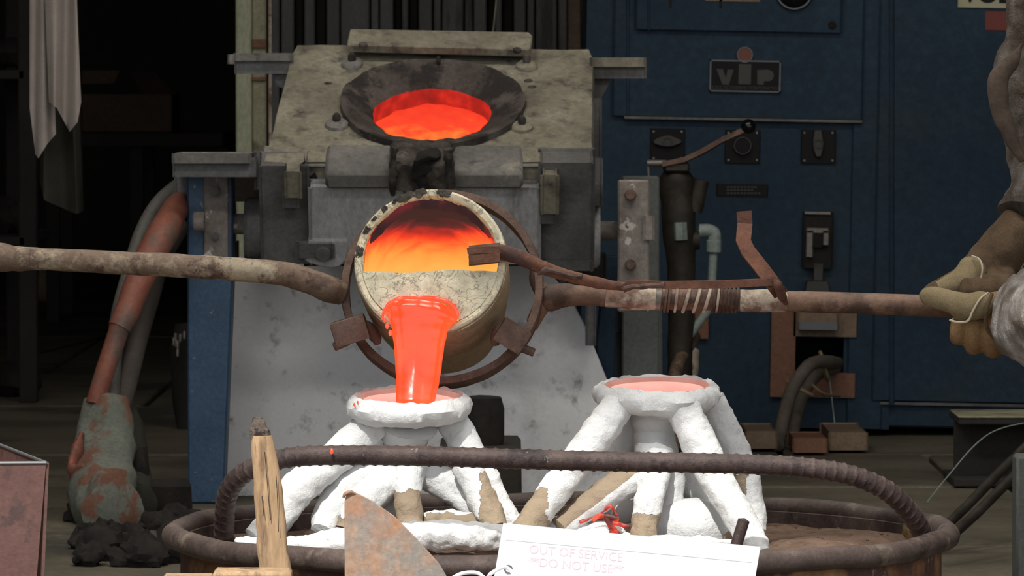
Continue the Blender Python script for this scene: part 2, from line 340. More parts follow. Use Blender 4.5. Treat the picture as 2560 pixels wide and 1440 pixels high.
def mold_mat():
    m = bpy.data.materials.new('ceramic_shell'); m.use_nodes = True; nt = m.node_tree; N = nt.nodes; K = nt.links; B = N['Principled BSDF']
    tc = N.new('ShaderNodeTexCoord')
    def nz(s, d=6, r=.6):
        n = N.new('ShaderNodeTexNoise'); n.inputs['Scale'].default_value = s; n.inputs['Detail'].default_value = d; n.inputs['Roughness'].default_value = r; K.new(tc.outputs['Object'], n.inputs['Vector']); return n
    at = N.new('ShaderNodeAttribute'); at.attribute_name = 'chip'
    n1 = nz(60); a = N.new('ShaderNodeMath'); a.operation = 'MULTIPLY_ADD'; K.new(n1.outputs['Fac'], a.inputs[0]); a.inputs[1].default_value = 0.9; K.new(at.outputs['Fac'], a.inputs[2])
    r = N.new('ShaderNodeValToRGB'); r.color_ramp.elements[0].position = 0.93; r.color_ramp.elements[1].position = 0.95; K.new(a.outputs[0], r.inputs[0])
    n2 = nz(55, 8, .75); r2 = N.new('ShaderNodeValToRGB'); r2.color_ramp.elements[0].position = 0.62; r2.color_ramp.elements[1].position = 0.70; K.new(n2.outputs['Fac'], r2.inputs[0])
    n5 = nz(9, 3); r5 = N.new('ShaderNodeValToRGB'); r5.color_ramp.elements[0].color = (.76, .77, .77, 1); r5.color_ramp.elements[1].color = (.66, .665, .66, 1); r5.color_ramp.elements[0].position = .4; K.new(n5.outputs['Fac'], r5.inputs[0])
    x1 = N.new('ShaderNodeMix'); x1.data_type = 'RGBA'; K.new(r2.outputs[0], x1.inputs[0]); K.new(r5.outputs[0], x1.inputs[6]); x1.inputs[7].default_value = (.36, .37, .38, 1)
    x2 = N.new('ShaderNodeMix'); x2.data_type = 'RGBA'; K.new(r.outputs[0], x2.inputs[0]); K.new(x1.outputs[2], x2.inputs[6]); x2.inputs[7].default_value = (.33, .26, .185, 1)
    K.new(x2.outputs[2], B.inputs['Base Color']); B.inputs['Roughness'].default_value = .95; B.inputs['Specular IOR Level'].default_value = .15
    n3 = nz(170, 6, .7); sb = N.new('ShaderNodeMath'); sb.operation = 'SUBTRACT'; K.new(n3.outputs['Fac'], sb.inputs[0]); K.new(r.outputs[0], sb.inputs[1])
    bp = N.new('ShaderNodeBump'); bp.inputs['Strength'].default_value = .9; bp.inputs['Distance'].default_value = .003; K.new(sb.outputs[0], bp.inputs['Height']); K.new(bp.outputs[0], B.inputs['Normal'])
    return m
m_mold = mold_mat()
g_stream = glow('pouring_bronze', [(0.0, (1, .06, .012)), (.45, (1, .085, .018)), (.62, (1, .12, .025)), (1, (1, .3, .12))], 1.0, 14, gloss=.24, bump=.6, spec=.55)
g_lip = glow('bronze_lip', [(0.0, (.9, .03, .02)), (.5, (1, .10, .04)), (1, (1, .4, .25))], 1.0, 30, gloss=.15, bump=.4, spec=.7)
g_pool = glow('cup_bronze', [(0.0, (1, .38, .30)), (1, (1, .52, .44))], .95, 20, gloss=.2, bump=.1)
g_hot = glow('pink_hot_shell', [(0.3, (.55, .22, .17)), (.7, (.75, .36, .3))], .8, 20, gloss=.9, bump=.1, spec=.1)
g_ember = glow('leaked_metal', [(0.46, (.10, .01, .008)), (.54, (.6, .03, .016)), (.62, (1, .12, .04)), (1, (1, .3, .15))], 1.0, 60, gloss=.5, bump=.6)
g_furn = glow('furnace_bath', [(0.0, (.90, .035, .015)), (.45, (1, .065, .02)), (.72, (1, .20, .03)), (1, (1, .45, .08))], 1.0, 34, zr=(0.11, -0.10), axis='Y', mixn=.9, gloss=.9, bump=.4, spec=.05)
g_furnw = glow('furnace_throat', [(0.2, (.20, .008, .005)), (.5, (.45, .012, .006)), (.8, (.85, .03, .012))], 1.0, 40, gloss=.9, bump=.5)

# ------------------------------------------------------------------ the setting
def struct(name, mb, m, **k):
    o = mk(name, mb, m, **k); col.objects.link(o); o['kind'] = 'structure'; return o
BW = 12.7     # panelled wall behind the furnace
XW = P(600, 300, BW).x
ROOF_Y = 3.39-0.02
struct('ground_outside', MB().box((-14, -16, -.2), (14, ROOF_Y-.3, -.012)), m_ground)
fl = Thing('floor', None, None, (0, 0, 0), kind='structure')
fl.part('floor_bed', MB().box((-5.6, ROOF_Y-.3, -.2), (5.6, 21, -.03)), m_black, smooth=False)
rows = [ROOF_Y-.3, 5.2, 7.1, 8.35, 9.55, 10.37, 11.9, 13.2, 15.1, 17.2, 21]
cols_ = [-5.6, -3.9, -2.2, -1.05, .18, .74, 1.9, 3.6, 5.6]
for i in range(len(rows)-1):
    for j in range(len(cols_)-1):
        sh = .25*math.sin(i*2.3)
        x0 = cols_[j]+(sh if j else 0); x1 = cols_[j+1]+(sh if j < len(cols_)-2 else 0)
        z = random.uniform(-.004, .0)
        fl.part('concrete_slab', MB().box((x0+.006, rows[i]+.006, -.04), (x1-.006, rows[i+1]-.006, z), .004), m_concrete, smooth=False)
struct('wall_left', MB().box((-5.8, ROOF_Y-.3, -.1), (-5.6, 21, 3.4)), m_dark)
struct('wall_right', MB().box((5.6, ROOF_Y-.3, -.1), (5.8, 21, 3.4)), m_dark)
struct('wall_rear', MB().box((-5.8, 20.8, -.1), (5.8, 21, 3.4)), m_dark)
struct('ceiling', MB().box((-5.8, ROOF_Y, 3.0), (5.8, 21, 3.12)), m_dark)
for i, (x_, y_) in enumerate(((-.9, 5.6), (.9, 5.6), (-.9, 8.2), (.9, 8.2))):  # added fill lamps, out of view, to lift the furnace, board and floor
    ld = bpy.data.lights.new('fill_lamp_light', 'AREA'); ld.shape = 'RECTANGLE'; ld.size = 1.2; ld.size_y = .5; ld.energy = FILL_LAMPS[i]; ld.color = (1, .95, .86)
    lo = bpy.data.objects.new('fill_lamp_light', ld); lo.location = (x_, y_, 2.84); col.objects.link(lo)
    lt = Thing('added_fill_lamp', ('left', 'right')[i % 2]+' added fill lamp above the '+('sand drum', 'furnace')[i//2], 'lamp', (x_, y_, 2.9), group=None)
    lt.part('fill_lamp_housing', MB().box((x_-.62, y_-.27, 2.9), (x_+.62, y_+.27, 3.0), .01), m_steel); lt.part('fill_lamp_panel', MB().box((x_-.6, y_-.25, 2.86), (x_+.6, y_+.25, 2.9), .003), m_lamp)
wb = Thing('wall_back', None, None, (XW, BW, 0), kind='structure')
wb.part('wall_core', MB().box((XW, BW+.06, 0), (5.6, BW+.16, 3.0)), m_black, smooth=False)
edges = [(668, 700, 0), (700, 736, 0), (736, 758, 1), (758, 788, 0), (788, 814, 1), (814, 850, 0), (850, 925, 0), (925, 948, 0), (948, 985, 0), (985, 1003, 1), (1003, 1022, 0), (1022, 1045, 1), (1045, 1082, 0), (1082, 1104, 0), (1104, 1160, 0), (1160, 1183, 0), (1183, 1218, 0), (1218, 1236, 1), (1236, 1256, 0), (1256, 1283, 1), (1283, 1316, 0), (1316, 1338, 0), (1338, 1394, 0), (1394, 1420, 0)]
for i, (a, b, deep) in enumerate(edges):
    xa, xb = P(a, 60, BW).x, P(b, 60, BW).x
    y0 = BW+(.04 if deep else (0, .02, .008, .026)[i % 4])
    wb.part('wall_panel', MB().box((xa+.0018, y0, 0), (xb-.0018, BW+.058, 3.0), .003), m_panel if not deep else m_black, smooth=False)  # recessed strips are plain black, as the dark gaps between panels
xa, xm, xb = P(1420, 60, BW).x, P(1452, 60, BW).x, P(1600, 60, BW).x
wb.part('beige_wall_board', MB().box((xa, BW-.02, 0), (xm, BW+.05, 3.0), .003), m_tanbrd, smooth=False)
wb.part('beige_wall_board', MB().box((xm+.001, BW-.01, 0), (xb, BW+.05, 3.0), .003), m_tanbrd, smooth=False)
x = xb
while x < 5.5:
    wb.part('wall_panel', MB().box((x+.002, BW, 0), (min(x+.35, 5.6)-.002, BW+.058, 3.0), .004), m_panel, smooth=False); x += .35

# ------------------------------------------------------------------ post and cloths in the background
YC = 11.6
pc = Thing('roof_post', 'pale green and cream upright post behind the furnace\'s left side', 'post', (P(640, 0, YC).x, YC, 0))
def vbar(T, name, x0, x1, Y, m, z1=3.0, z0=0.0, d=.05):
    return T.part(name, MB().box((P(x0, 0, Y).x, Y, z0), (P(x1, 0, Y).x, Y+d, z1), .003), m, smooth=False)
vbar(pc, 'green_strip', 589, 629, YC, m_cream); vbar(pc, 'cream_strip', 630, 665, YC+.006, m_beige)
vbar(pc, 'thin_conduit', 671, 679, YC+.02, m_ash, d=.008)
pc.part('cross_strap', MB().box(P(630, 120, YC-.004), P(665, 98, YC)+Vector((0, .004, 0)), .001), m_copper)
pc.part('cross_strap', MB().box(P(630, 202, YC-.004), P(665, 193, YC)+Vector((0, .004, 0)), .001), m_copper)
st_ = MB().tube([P(1243, -60, 12.3), P(1238, 30, 12.3), P(1232, 92, 12.3)]+[onfloor(1230, 980)+Vector((0, 0, .02))], .002, 6)
single('hanging_string', MB().tube([P(1245, -250, 12.3)+Vector((0, 0, 0)), P(1243, -40, 12.3), P(1236, 50, 12.3), P(1230, 110, 12.3), P(1229, 200, 12.3)], .0022, 6), m_cream,
       'thin pale string hanging in front of the grey wall panels', 'string')

YT = 9.4
def cloth(name, top, bot, m, label, Y, folds, amp=.02, ytop=-700, ph=0, wob=0):
    """top: (x0,x1); bot: list of (s, x, y) giving the hem"""
    nu, nv = 40, 46; mb = MB(); th = .004
    def hem(s):
        for i in range(len(bot)-1):
            if bot[i][0] <= s <= bot[i+1][0]:
                t = (s-bot[i][0])/(bot[i+1][0]-bot[i][0]); return bot[i][1]*(1-t)+bot[i+1][1]*t, bot[i][2]*(1-t)+bot[i+1][2]*t
        return bot[-1][1:]
    for side in (0, 1):
        vs = []; fs = []
        for i in range(nu+1):
            s = i/nu; hx, hy = hem(s); x0 = top[0]+(top[1]-top[0])*s
            for j in range(nv+1):
                t = j/nv; y = ytop+(hy-ytop)*t
                x = x0+(hx-x0)*max(0, (y-0)/(hy if hy > 1 else 1)) if y > 0 else x0
                d = amp*math.sin(s*folds*2*PI+ph+wob*t)+amp*.25*math.sin(s*folds*9+t*7)
                p_ = P(x, y, Y+d+side*th); vs.append(p_)
        for i in range(nu):
            for j in range(nv):
                a = i*(nv+1)+j; fs.append((a, a+1, a+nv+2, a+nv+1) if side == 0 else (a, a+nv+1, a+nv+2, a+1))
        mb.add(vs, fs)
    n = (nu+1)*(nv+1)
    for i in range(nu): a = i*(nv+1)+nv; mb.f.append((a, n+a, n+a+nv+1, a+nv+1)); a = i*(nv+1); mb.f.append((a, a+nv+1, n+a+nv+1, n+a))
    for j in range(nv): mb.f.append((j, j+1, n+j+1, n+j)); a = nu*(nv+1)+j; mb.f.append((a, n+a, n+a+1, a+1))
    return single(name, mb, m, label, 'cloth')
cloth('hanging_cloth', (74, 128), [(0, 74, 270), (.2, 88, 385), (.35, 96, 396), (.6, 118, 360), (1, 140, 335)], m_towel,
      'grey cloth hanging at the far left, narrow left one with the longer pointed hem', YT, 1.1, .009, wob=1.0)
cloth('hanging_cloth', (112, 192), [(0, 122, 255), (.35, 142, 270), (.72, 174, 330), (.9, 194, 305), (1, 203, 255)], m_towel,
      'grey cloth hanging at the far left, wider right one with a shorter hem', YT-.03, 1.4, .011, ph=1.2, wob=1.6)
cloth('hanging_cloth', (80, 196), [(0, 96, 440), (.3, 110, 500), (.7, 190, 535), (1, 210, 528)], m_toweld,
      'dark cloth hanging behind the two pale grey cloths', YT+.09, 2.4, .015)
single('cloth_rail', MB().cyl(P(-300, -700, YT)+Vector((0, .02, 0)), P(330, -700, YT)+Vector((0, .02, 0)), .012), m_steel, 'steel rail holding the hanging cloths', 'rail')

# dim store racks on the left
rk = Thing('storage_rack', 'dark steel storage rack at the left edge with scrap on it', 'rack', (P(20, 700, 12).x, 12.2, 0))
for px, Y in ((-120, 12), (44, 12), (12, 12.6), (-100, 12.6)):
    a = P(px, 0, Y).x; rk.part('upright', MB().box((a, Y, 0), (a+.04, Y+.04, 1.8), .003), m_black, smooth=False)
for z in (.35, .72, 1.1):
    rk.part('shelf', MB().box((P(-120, 0, 12).x, 12, z), (P(60, 0, 12).x, 12.66, z+.02), .002), m_black, smooth=False)
for i, (px, py, s) in enumerate([(28, 60, .042), (62, 60, .036), (10, 320, .045), (50, 320, .04), (30, 600, .045), (64, 600, .036)]):
    c = P(px, py, 12.22); zz = max(z for z in (.37, .74, 1.12, 0) if z <= max(c.z, 0)+.01)
    c.z = zz+s*.95
    single('metal_scrap', MB().ell(c, (s, s, s*.8), 12, 8), m_mud, 'crumpled metal scrap on the dark rack by the left edge', 'scrap', group='scrap on the left rack', amp=s*.35, nsc=30)
bx_ = Thing('cardboard_box', 'brown cardboard box with open flaps far back in the dark', 'box', P(300, 300, 16)+Vector((0, .2, -.3)))
bx_.part('box_body', MB().box(P(205, 330, 16), P(430, 235, 16)+Vector((0, .4, 0)), .003), m_cardb, smooth=False)
bx_.part('flap', MB().prism([P(325, 178, 16), P(385, 180, 16), P(440, 236, 16.1), P(355, 238, 16.1)], (0, .006, 0)), m_cardb, smooth=False)
bx_.part('flap', MB().prism([P(205, 176, 16), P(300, 176, 16), P(285, 208, 16), P(205, 210, 16)], (0, .006, 0)), m_cardb, smooth=False)
sh = Thing('far_shelf', 'long dark shelf far back carrying the cardboard box', 'shelf', (P(330, 700, 16).x, 16, 0))
zt = P(0, 332, 16).z
sh.part('shelf_board', MB().box((P(120, 0, 16).x, 15.95, zt-.04), (P(560, 0, 16).x, 16.6, zt), .003), m_dark, smooth=False)
for px in (130, 340, 550):
    for Y in (16, 16.5): a = P(px, 0, 16).x; sh.part('leg', MB().box((a-.02, Y, 0), (a+.02, Y+.04, zt-.04), .002), m_dark, smooth=False)
# yellow lane line
a = [onfloor(-60, 925), onfloor(300, 832), onfloor(300, 826), onfloor(-60, 905)]
single('floor_line', MB().prism([Vector((p.x, p.y, .0015)) for p in a], (0, 0, .001)), mat('worn_yellow_paint', (.10, .075, .015), (.14, .10, .02), 6, rough=.8), 'worn yellow line painted on the dark floor', 'floor marking')
single('rolled_bundle', MB().cyl(onfloor(95, 760)+Vector((0, 0, .07)), onfloor(165, 760)+Vector((0, 0, .07)), .07, bev=.01), m_tanbrd, 'small pale tan roll lying on the dark floor at left', 'roll', amp=.004)
# dark drum behind blue post
c = onfloor(445, 1078); r = L(50, c.y)
db = Thing('dark_bucket', 'tall dark pitted barrel half hidden behind the blue post', 'barrel', (c.x+.02, c.y+.1, 0))
zt = P(445, 815, c.y).z
db.part('barrel_wall', MB().lathe([(0, .0), (r*.72, 0), (r*.85, .05), (r*1.0, zt*.55), (r, zt*.75), (r*.82, zt), (r*.74, zt), (r*.7, zt*.9), (0, zt*.9)], (c.x+.02, c.y+.1, 0)), m_black, amp=.004)
for i in range(7):
    q = P(430+random.random()*28, 840+random.random()*60, c.y+.02); db.part('metal_fleck', MB().box(q, q+Vector((.006, .006, .018)), .002), m_steel)

# ------------------------------------------------------------------ blue power cabinet
YCAB = 10.9
rotc = Matrix.Rotation(math.radians(1.05), 3, 'Y')
org = P(1860, 1078, YCAB); org.z = 0.004
cb = Thing('power_cabinet', 'tall blue steel furnace power supply cabinet with switches and open cable hole', 'cabinet', org, rotc)
mb = MB(); T0 = -1700
q1 = cb.pix(1985, 842, 1, 0); q2 = cb.pix(2108, 932, 1, 0); q0_ = cb.pix(1500, T0, 1, 0); q3 = cb.pix(2222, 1074, 1, 0)
mb.box((q0_.x, 0, q1.z), (q3.x, .05, q0_.z)); mb.box((q0_.x, 0, q3.z), (q3.x, .05, q2.z)); mb.box((q0_.x, .0, q2.z), (q1.x, .05, q1.z)); mb.box((q2.x, .0, q2.z), (q3.x, .05, q1.z))
a = cb.pix(1500, T0, 1, 0); b = cb.pix(2222, 1074, 1, 0)
mb.box((a.x, .30, b.z), (b.x, .75, a.z)); mb.box((a.x, .05, b.z), (a.x+.02, .3, a.z)); mb.box((b.x-.02, .05, b.z), (b.x, .3, a.z)); mb.box((a.x, .05, a.z-.02), (b.x, .3, a.z)); mb.box((a.x, .05, b.z), (b.x, .3, b.z+.02))
cb.part('cabinet_body', mb, m_blue, world=False, smooth=False)
ru = cb.part('upper_door', cb.rect(1568, T0+200, 2152, 296, -.014, .013, bev=.003), m_blue, world=False)
cb.part('door_ledge', cb.rect(1560, 297, 2156, 301, -.018, .018, bev=.001), m_refr2, world=False, parent=ru)
cb.part('door_bead', MB().tube([cb.pix(1570, T0+200, 1, -.014), cb.pix(1570, 294, 1, -.014)], .004, 8), m_blue, world=False, parent=ru)
um = cb.part('meter_panel', cb.rect(1620, T0+300, 2100, 78, -.028, .014, bev=.003), m_blue, world=False)
cb.part('panel_bead', MB().tube([cb.pix(1622, T0+300, 1, -.028), cb.pix(1622, 76, 1, -.028)], .003, 8), m_blue, world=False, parent=um)
c = cb.pix(2080, 62, 1, -.029)
cb.part('screw', MB().cyl(c, c+Vector((0, -.005, 0)), .008, n=14, bev=.001), m_black, world=False, parent=um)
cb.part('corner_strip', cb.rect(2176, T0, 2200, 1070, -.006, .006, bev=.002), m_blue, world=False)
g = cb.pix(1985, -22, 1, -.028)
gg = cb.part('gauge_bezel', MB().lathe([(0, 0), (.037, 0), (.039, .006), (.037, .012), (.034, .012), (.034, .010), (0, .010)], g, (0, -1, 0)), m_alu, world=False)
cb.part('gauge_glass', MB().lathe([(.034, .010), (.028, .017), (.018, .021), (0, .023)], g, (0, -1, 0)), m_gloss, world=False, parent=gg)
for x_, w_ in ((1674, 5), (1800, 5)):
    cb.part('warning_strip', cb.rect(x_, -80, x_+w_, 20, -.030, .003, bev=0), m_black, world=False, parent=um)
cb.part('dirty_label', cb.rect(1765, -60, 1900, 5, -.030, .003, bev=0), m_tanbrd, world=False, parent=um)
# right section
ob = cb.pix(2222, T0, 1, 0); oc = cb.pix(2900, 1080, 1, 0)
cb.part('right_section', MB().box((ob.x+.002, .004, oc.z), (oc.x, .75, ob.z), .004), m_blue, world=False, smooth=False)
rd = cb.part('right_door', cb.rect(2236, T0+150, 2850, 1008, -.012, .014, bev=.003), m_blue, world=False)
cb.part('door_bead', MB().tube([cb.pix(2229, T0+150, 1, -.012), cb.pix(2229, 1012, 1, -.012)], .0055, 8), m_blue, world=False, parent=rd)
cb.part('sill_strip', cb.rect(2200, 1012, 2850, 1016, -.008, .01, bev=.001), m_side, world=False)
# nameplate
npl = cb.part('nameplate', cb.rect(1777, 150, 1949, 231, -.020, .006, bev=.001), m_blackpl, world=False, label='black nameplate reading ViP')
mb = MB()
p0 = cb.pix(1775, 149, 1, -.022); p1 = cb.pix(1951, 232, 1, -.022); e_ = .003
for b_ in ((p0.x, p0.z-e_, p1.x, p0.z), (p0.x, p1.z, p1.x, p1.z+e_), (p0.x, p1.z, p0.x+e_, p0.z), (p1.x-e_, p1.z, p1.x, p0.z)): mb.box((b_[0], -.022, b_[1]), (b_[2], -.014, b_[3]))
cb.part('border', mb, m_alu, world=False, parent=npl)
def ctext(txt, px, py, size_px, mt, parent, off, bold=0, depth=.001):
    M = Matrix.Translation(cb.pix(px, py, 1, off)) @ Matrix.Rotation(PI/2, 4, 'X')
    return cb.part('lettering', text_mb(txt, L(size_px, YCAB), depth, M, bold), mt, parent=parent, world=False, smooth=False)
mb = MB(); cb.poly([(1791, 172), (1807, 173), (1815, 196), (1819, 174), (1834, 174), (1822, 212), (1806, 211)], -.0215, .002, mb=mb)
cb.rect(1847, 160, 1877, 211, -.0215, .002, bev=0, mb=mb)
cb.poly([(1893, 175), (1920, 174), (1930, 178), (1935, 188), (1932, 198), (1924, 203), (1910, 203), (1909, 212), (1893, 211)], -.0215, .002, mb=mb)
cb.part('raised_letters', mb, m_engr, world=False, parent=npl, smooth=False)
ctext('INDUCTOTHERM CORPORATION', 1862, 220, 12, m_engr, npl, -.0205)
d_ = cb.pix(1862, 137, 1, -.016)
dd = cb.part('nameplate_dot', MB().lathe([(0, 0), (.0148, 0), (.0148, .005), (0, .005)], d_, (0, -1, 0)), m_orange, world=False, parent=npl)
cb.part('dot_ring', MB().lathe([(.0140, .0), (.0160, .0), (.0160, .007), (.0140, .007), (.0140, 0)], d_, (0, -1, 0)), m_alu, world=False, parent=npl)
# rotary switches
for k, (x0, y0, x1, y1) in enumerate(((1628, 322, 1710, 402), (1815, 325, 1898, 407), (2005, 325, 2087, 408))):
    sp = cb.part('switch_plate', cb.rect(x0, y0, x1, y1, -.006, .006, bev=.001), m_blackpl, world=False)
    cx, cy = (x0+x1)/2, (y0+y1)/2-(8 if k != 1 else 2)
    if k == 0: pts = [(cx-37, cy), (cx-30, cy-8), (cx-8, cy-16), (cx+8, cy-16), (cx+32, cy-6), (cx+37, cy+1), (cx+30, cy+6), (cx+10, cy+13), (cx-10, cy+13), (cx-32, cy+7)]
    elif k == 2: pts = [(cx-10, cy-34), (cx+8, cy-34), (cx+12, cy-10), (cx+13, cy+10), (cx+7, cy+34), (cx-6, cy+34), (cx-14, cy+10), (cx-14, cy-8)]
    else: pts = [(cx+20*math.cos(t*PI/8), cy+20*math.sin(t*PI/8)) for t in range(16)]
    kb = cb.part('knob', cb.poly(pts, -.018, .012, bev=.0015), m_engr if k != 1 else m_blackpl, world=False, parent=sp)
    ce = cb.pix(cx, cy, 1, -.018)
    cb.part('knob_ring', MB().lathe([(.0075, 0), (.0095, 0), (.0095, .004), (.0075, .004)] if k != 1 else [(.0155, -.01), (.0175, -.01), (.0175, .002), (.0155, .002)], ce, (0, -1, 0)), m_engr, world=False, parent=sp)
    mb = MB()
    for sx_, sy_ in ((x0+6, y0+7), (x1-6, y0+7), (x0+6, y1-7), (x1-6, y1-7)): q = cb.pix(sx_, sy_, 1, -.006); mb.cyl(q, q+Vector((0, -.002, 0)), .0022, n=8)
    cb.part('screws', mb, m_steel, world=False, parent=sp)
lp = cb.part('label_plate', cb.rect(1793, 460, 1918, 490, -.004, .004, bev=.001), m_blackpl, world=False)
mb = MB()
for yy, n_ in ((468, 9), (475, 8), (483, 10)):
    for i in range(n_): xx = 1817+i*8.6; cb.rect(xx, yy-2, xx+6, yy+2, -.0052, .0014, bev=0, mb=mb)
cb.part('worn_engraving', mb, m_engr, world=False, parent=lp, smooth=False)
# breaker
bk = cb.part('breaker_plate', cb.rect(2012, 532, 2078, 668, -.02, .02, bev=.003), m_black, world=False)
cb.part('breaker_cap', cb.rect(2012, 530, 2076, 535, -.026, .026, bev=.001), m_steel, world=False, parent=bk)
mb = MB(); cb.rect(2018, 572, 2070, 580, -.032, .014, bev=.002, mb=mb); cb.rect(2018, 580, 2030, 640, -.032, .014, bev=.002, mb=mb); cb.rect(2060, 580, 2070, 610, -.032, .014, bev=.002, mb=mb)
cb.part('breaker_bezel', mb, m_steel, world=False, parent=bk)
cb.part('toggle', MB().box(cb.pix(2034, 580, 1, -.03), cb.pix(2056, 615, 1, -.03)+Vector((0, .02, 0)), .003), m_blackpl, world=False, parent=bk)
cb.part('bracket_stem', cb.rect(2036, 660, 2056, 702, -.02, .01, bev=.001), m_engr, world=False)
cb.part('bracket_cup', cb.poly([(2018, 702), (2070, 702), (2080, 745), (2008, 745)], -.05, .05, bev=.002), m_engr, world=False)
cb.part('outlet_box', cb.rect(1998, 765, 2092, 822, -.04, .04, bev=.003), m_tanbrd, world=False)
cb.part('outlet_lip', cb.rect(1998, 808, 2094, 822, -.048, .01, bev=.003), m_alu, world=False)
# boards around the cable hole
cb.part('brown_board', cb.rect(1930, 772, 1985, 992, -.012, .012, bev=.001), m_copper, world=False, smooth=False)
cb.part('tan_board', cb.rect(1985, 772, 2140, 842, -.012, .012, bev=.001), m_tanbrd, world=False, smooth=False)
cb.part('brown_board', cb.rect(1985, 932, 2136, 994, -.012, .012, bev=.001), m_copper, world=False, smooth=False)
cb.part('brown_board', cb.rect(1680, 772, 1770, 846, -.012, .012, bev=.001), m_copper, world=False, smooth=False)
# VOLT sign
vs_ = cb.part('voltage_sign', cb.rect(2398, -90, 2600, 21, -.016, .003, bev=.001), m_volt, world=False, label='yellowed sign reading VOLTS')
ctext('VOLTS', 2499, -13, 62, m_black, vs_, -.0165, .0014)
cb.part('red_sticker', cb.rect(2464, 28, 2520, 76, -.015, .002, bev=0), m_red, world=False)

# cables from the hole
def cable(name, pts, rpx, m, label, cat='cable', group=None, n=12, **k):
    return single(name, MB().tube([P(x_, y_, Y) for x_, y_, Y in pts], [L(rpx, p[2]) if not isinstance(rpx, list) else L(rpx[i], p[2]) for i, p in enumerate(pts)], n), m, label, cat, group, **k)
cable('power_cable', [(2104, 912, 10.98), (2070, 905, 10.8), (2025, 912, 10.7), (1985, 965, 10.65), (1962, 1030, 10.6), (1950, 1090, 10.55), (1945, 1112, 10.5)], 17, m_cable,
      'thick dusty cable from the cabinet hole, left and front one of the pair')
cable('power_cable', [(2104, 925, 11.0), (2080, 922, 10.88), (2040, 940, 10.83), (2008, 990, 10.80), (1990, 1050, 10.74), (1980, 1100, 10.68), (1976, 1105, 10.66)], 15, m_cable,
      'thick dusty cable from the cabinet hole, right and rear one of the pair')
tm = MB()
for (x_, y_, Y, t) in ((2000, 972, 10.68, .5), (2060, 915, 10.8, 1.3)):
    c_ = P(x_, y_, Y); r_ = L(36, Y); tm.tube([c_+Vector((r_*math.cos(a_)*math.cos(t), .9*r_*math.sin(a_), r_*math.cos(a_)*math.sin(-t)))for a_ in [i*2*PI/10 for i in range(10)]], .004, 6, 3, closed=True)
tm.tube([P(2030, 962, 10.7), P(2060, 985, 10.72), P(2100, 990, 10.85)], .003, 6)
single('cable_ties', tm, m_tie, 'tan string tied around the pair of thick cables', 'string')
cable('thin_wire', [(2072, 930, 10.85), (2080, 1000, 10.83), (2088, 1072, 10.8)], 1.5, m_pvc, 'thin pale wire hanging below the cabinet cable hole', 'wire', n=6)
# blocks on floor at the cabinet foot
def fblock(name, x0, y0, x1, y1, Y, d, m, label, cat, tilt=0):
    a = P(x0, y0, Y); b = P(x1, y1, Y); b.z = max(b.z, 0.001); return single(name, MB().box(a, b+Vector((0, d, 0)), .003), m, label, cat, smooth=False)
q0 = onfloor(1960, 1122); 
fblock('timber_offcut', 2075, 1085, 2166, 1122, 10.4, .3, m_tanbrd, 'short timber plank end on the floor below the cabinet', 'plank')
fblock('timber_offcut', 1985, 1100, 2066, 1128, 10.33, .2, m_copper, 'low brown block on the floor beside the thick cables', 'block')
fblock('timber_offcut', 1866, 1082, 1940, 1118, 10.45, .25, m_tanbrd, 'dusty block on the floor left of the thick cables', 'block')

# ------------------------------------------------------------------ valve, pipes and grey plate by the cabinet
YV = 10.2
vp = Thing('valve_stack', 'dark bronze lever valve on a vertical pipe in front of the cabinet', 'valve', (P(1700, 0, YV).x, YV, 0))
vp.part('riser_pipe', MB().tube([P(1690, 470, YV), P(1698, 560, YV), P(1704, 700, YV), P(1700, 900, YV), Vector((P(1700, 0, YV).x, YV, 0.0))], [L(40, YV), L(42, YV), L(34, YV), L(32, YV), L(32, YV)], 16), m_valve, amp=.003)
mb = MB(); mb.ell(P(1692, 470, YV), (L(46, YV), L(40, YV), L(56, YV))); mb.cyl(P(1668, 560, YV), P(1752, 500, YV), L(20, YV)); mb.box(P(1660, 430, YV)-Vector((0, .03, 0)), P(1722, 405, YV)+Vector((0, .03, 0)), .004)
vp.part('valve_body', mb, m_valve, amp=.004)
vp.part('side_valve', MB().cyl(P(1735, 530, YV), P(1752, 450, YV), L(22, YV)).cyl(P(1715, 600, YV), P(1748, 600, YV), L(24, YV)), m_valve, amp=.003)
lv = vp.part('lever', MB().strap([P(1655, 412, YV-.03), P(1712, 400, YV-.03), P(1755, 380, YV-.04), P(1810, 348, YV-.05), P(1862, 325, YV-.05)], L(13, YV), L(10, YV), (0, .3, 1)), m_rust)
vp.part('lever_ball', MB().ell(P(1871, 316, YV-.05), (L(19, YV),)*3, 24, 16), m_gloss, parent=lv)
vp.part('drain_stub', MB().cyl(P(1618, 408, YV), P(1665, 408, YV), L(9, YV)).cyl(P(1620, 408, YV), P(1622, 450, YV), L(4, YV)), m_steel)
vp.part('union_nut', MB().cyl(P(1700, 556, YV-.03), P(1702, 600, YV-.03), L(17, YV), n=6), m_pvc)
pv = Thing('plastic_drain_pipe', 'pale plastic elbow pipe dropping beside the dark valve', 'pipe', P(1785, 700, YV))
pv.part('elbow', MB().tube([P(1748, 577, YV), P(1772, 577, YV), P(1785, 585, YV), P(1785, 604, YV)], L(17, YV), 16), m_pvc)
pv.part('coupling', MB().cyl(P(1785, 600, YV), P(1784, 632, YV), L(19, YV), bev=.002), m_pvc)
pv.part('down_pipe', MB().tube([P(1784, 620, YV), P(1780, 700, YV), P(1774, 765, YV), P(1745, 810, YV), P(1702, 868, YV)], L(11, YV), 12), m_pvc)
cable('beige_hose', [(1738, 840, 10.25), (1712, 880, 10.2), (1692, 920, 10.15), (1680, 1000, 10.1), (1690, 1125, 10.05)], [15, 16, 17, 17, 16], m_pipe, 'beige hose hanging below the brown board, left one', 'hose')
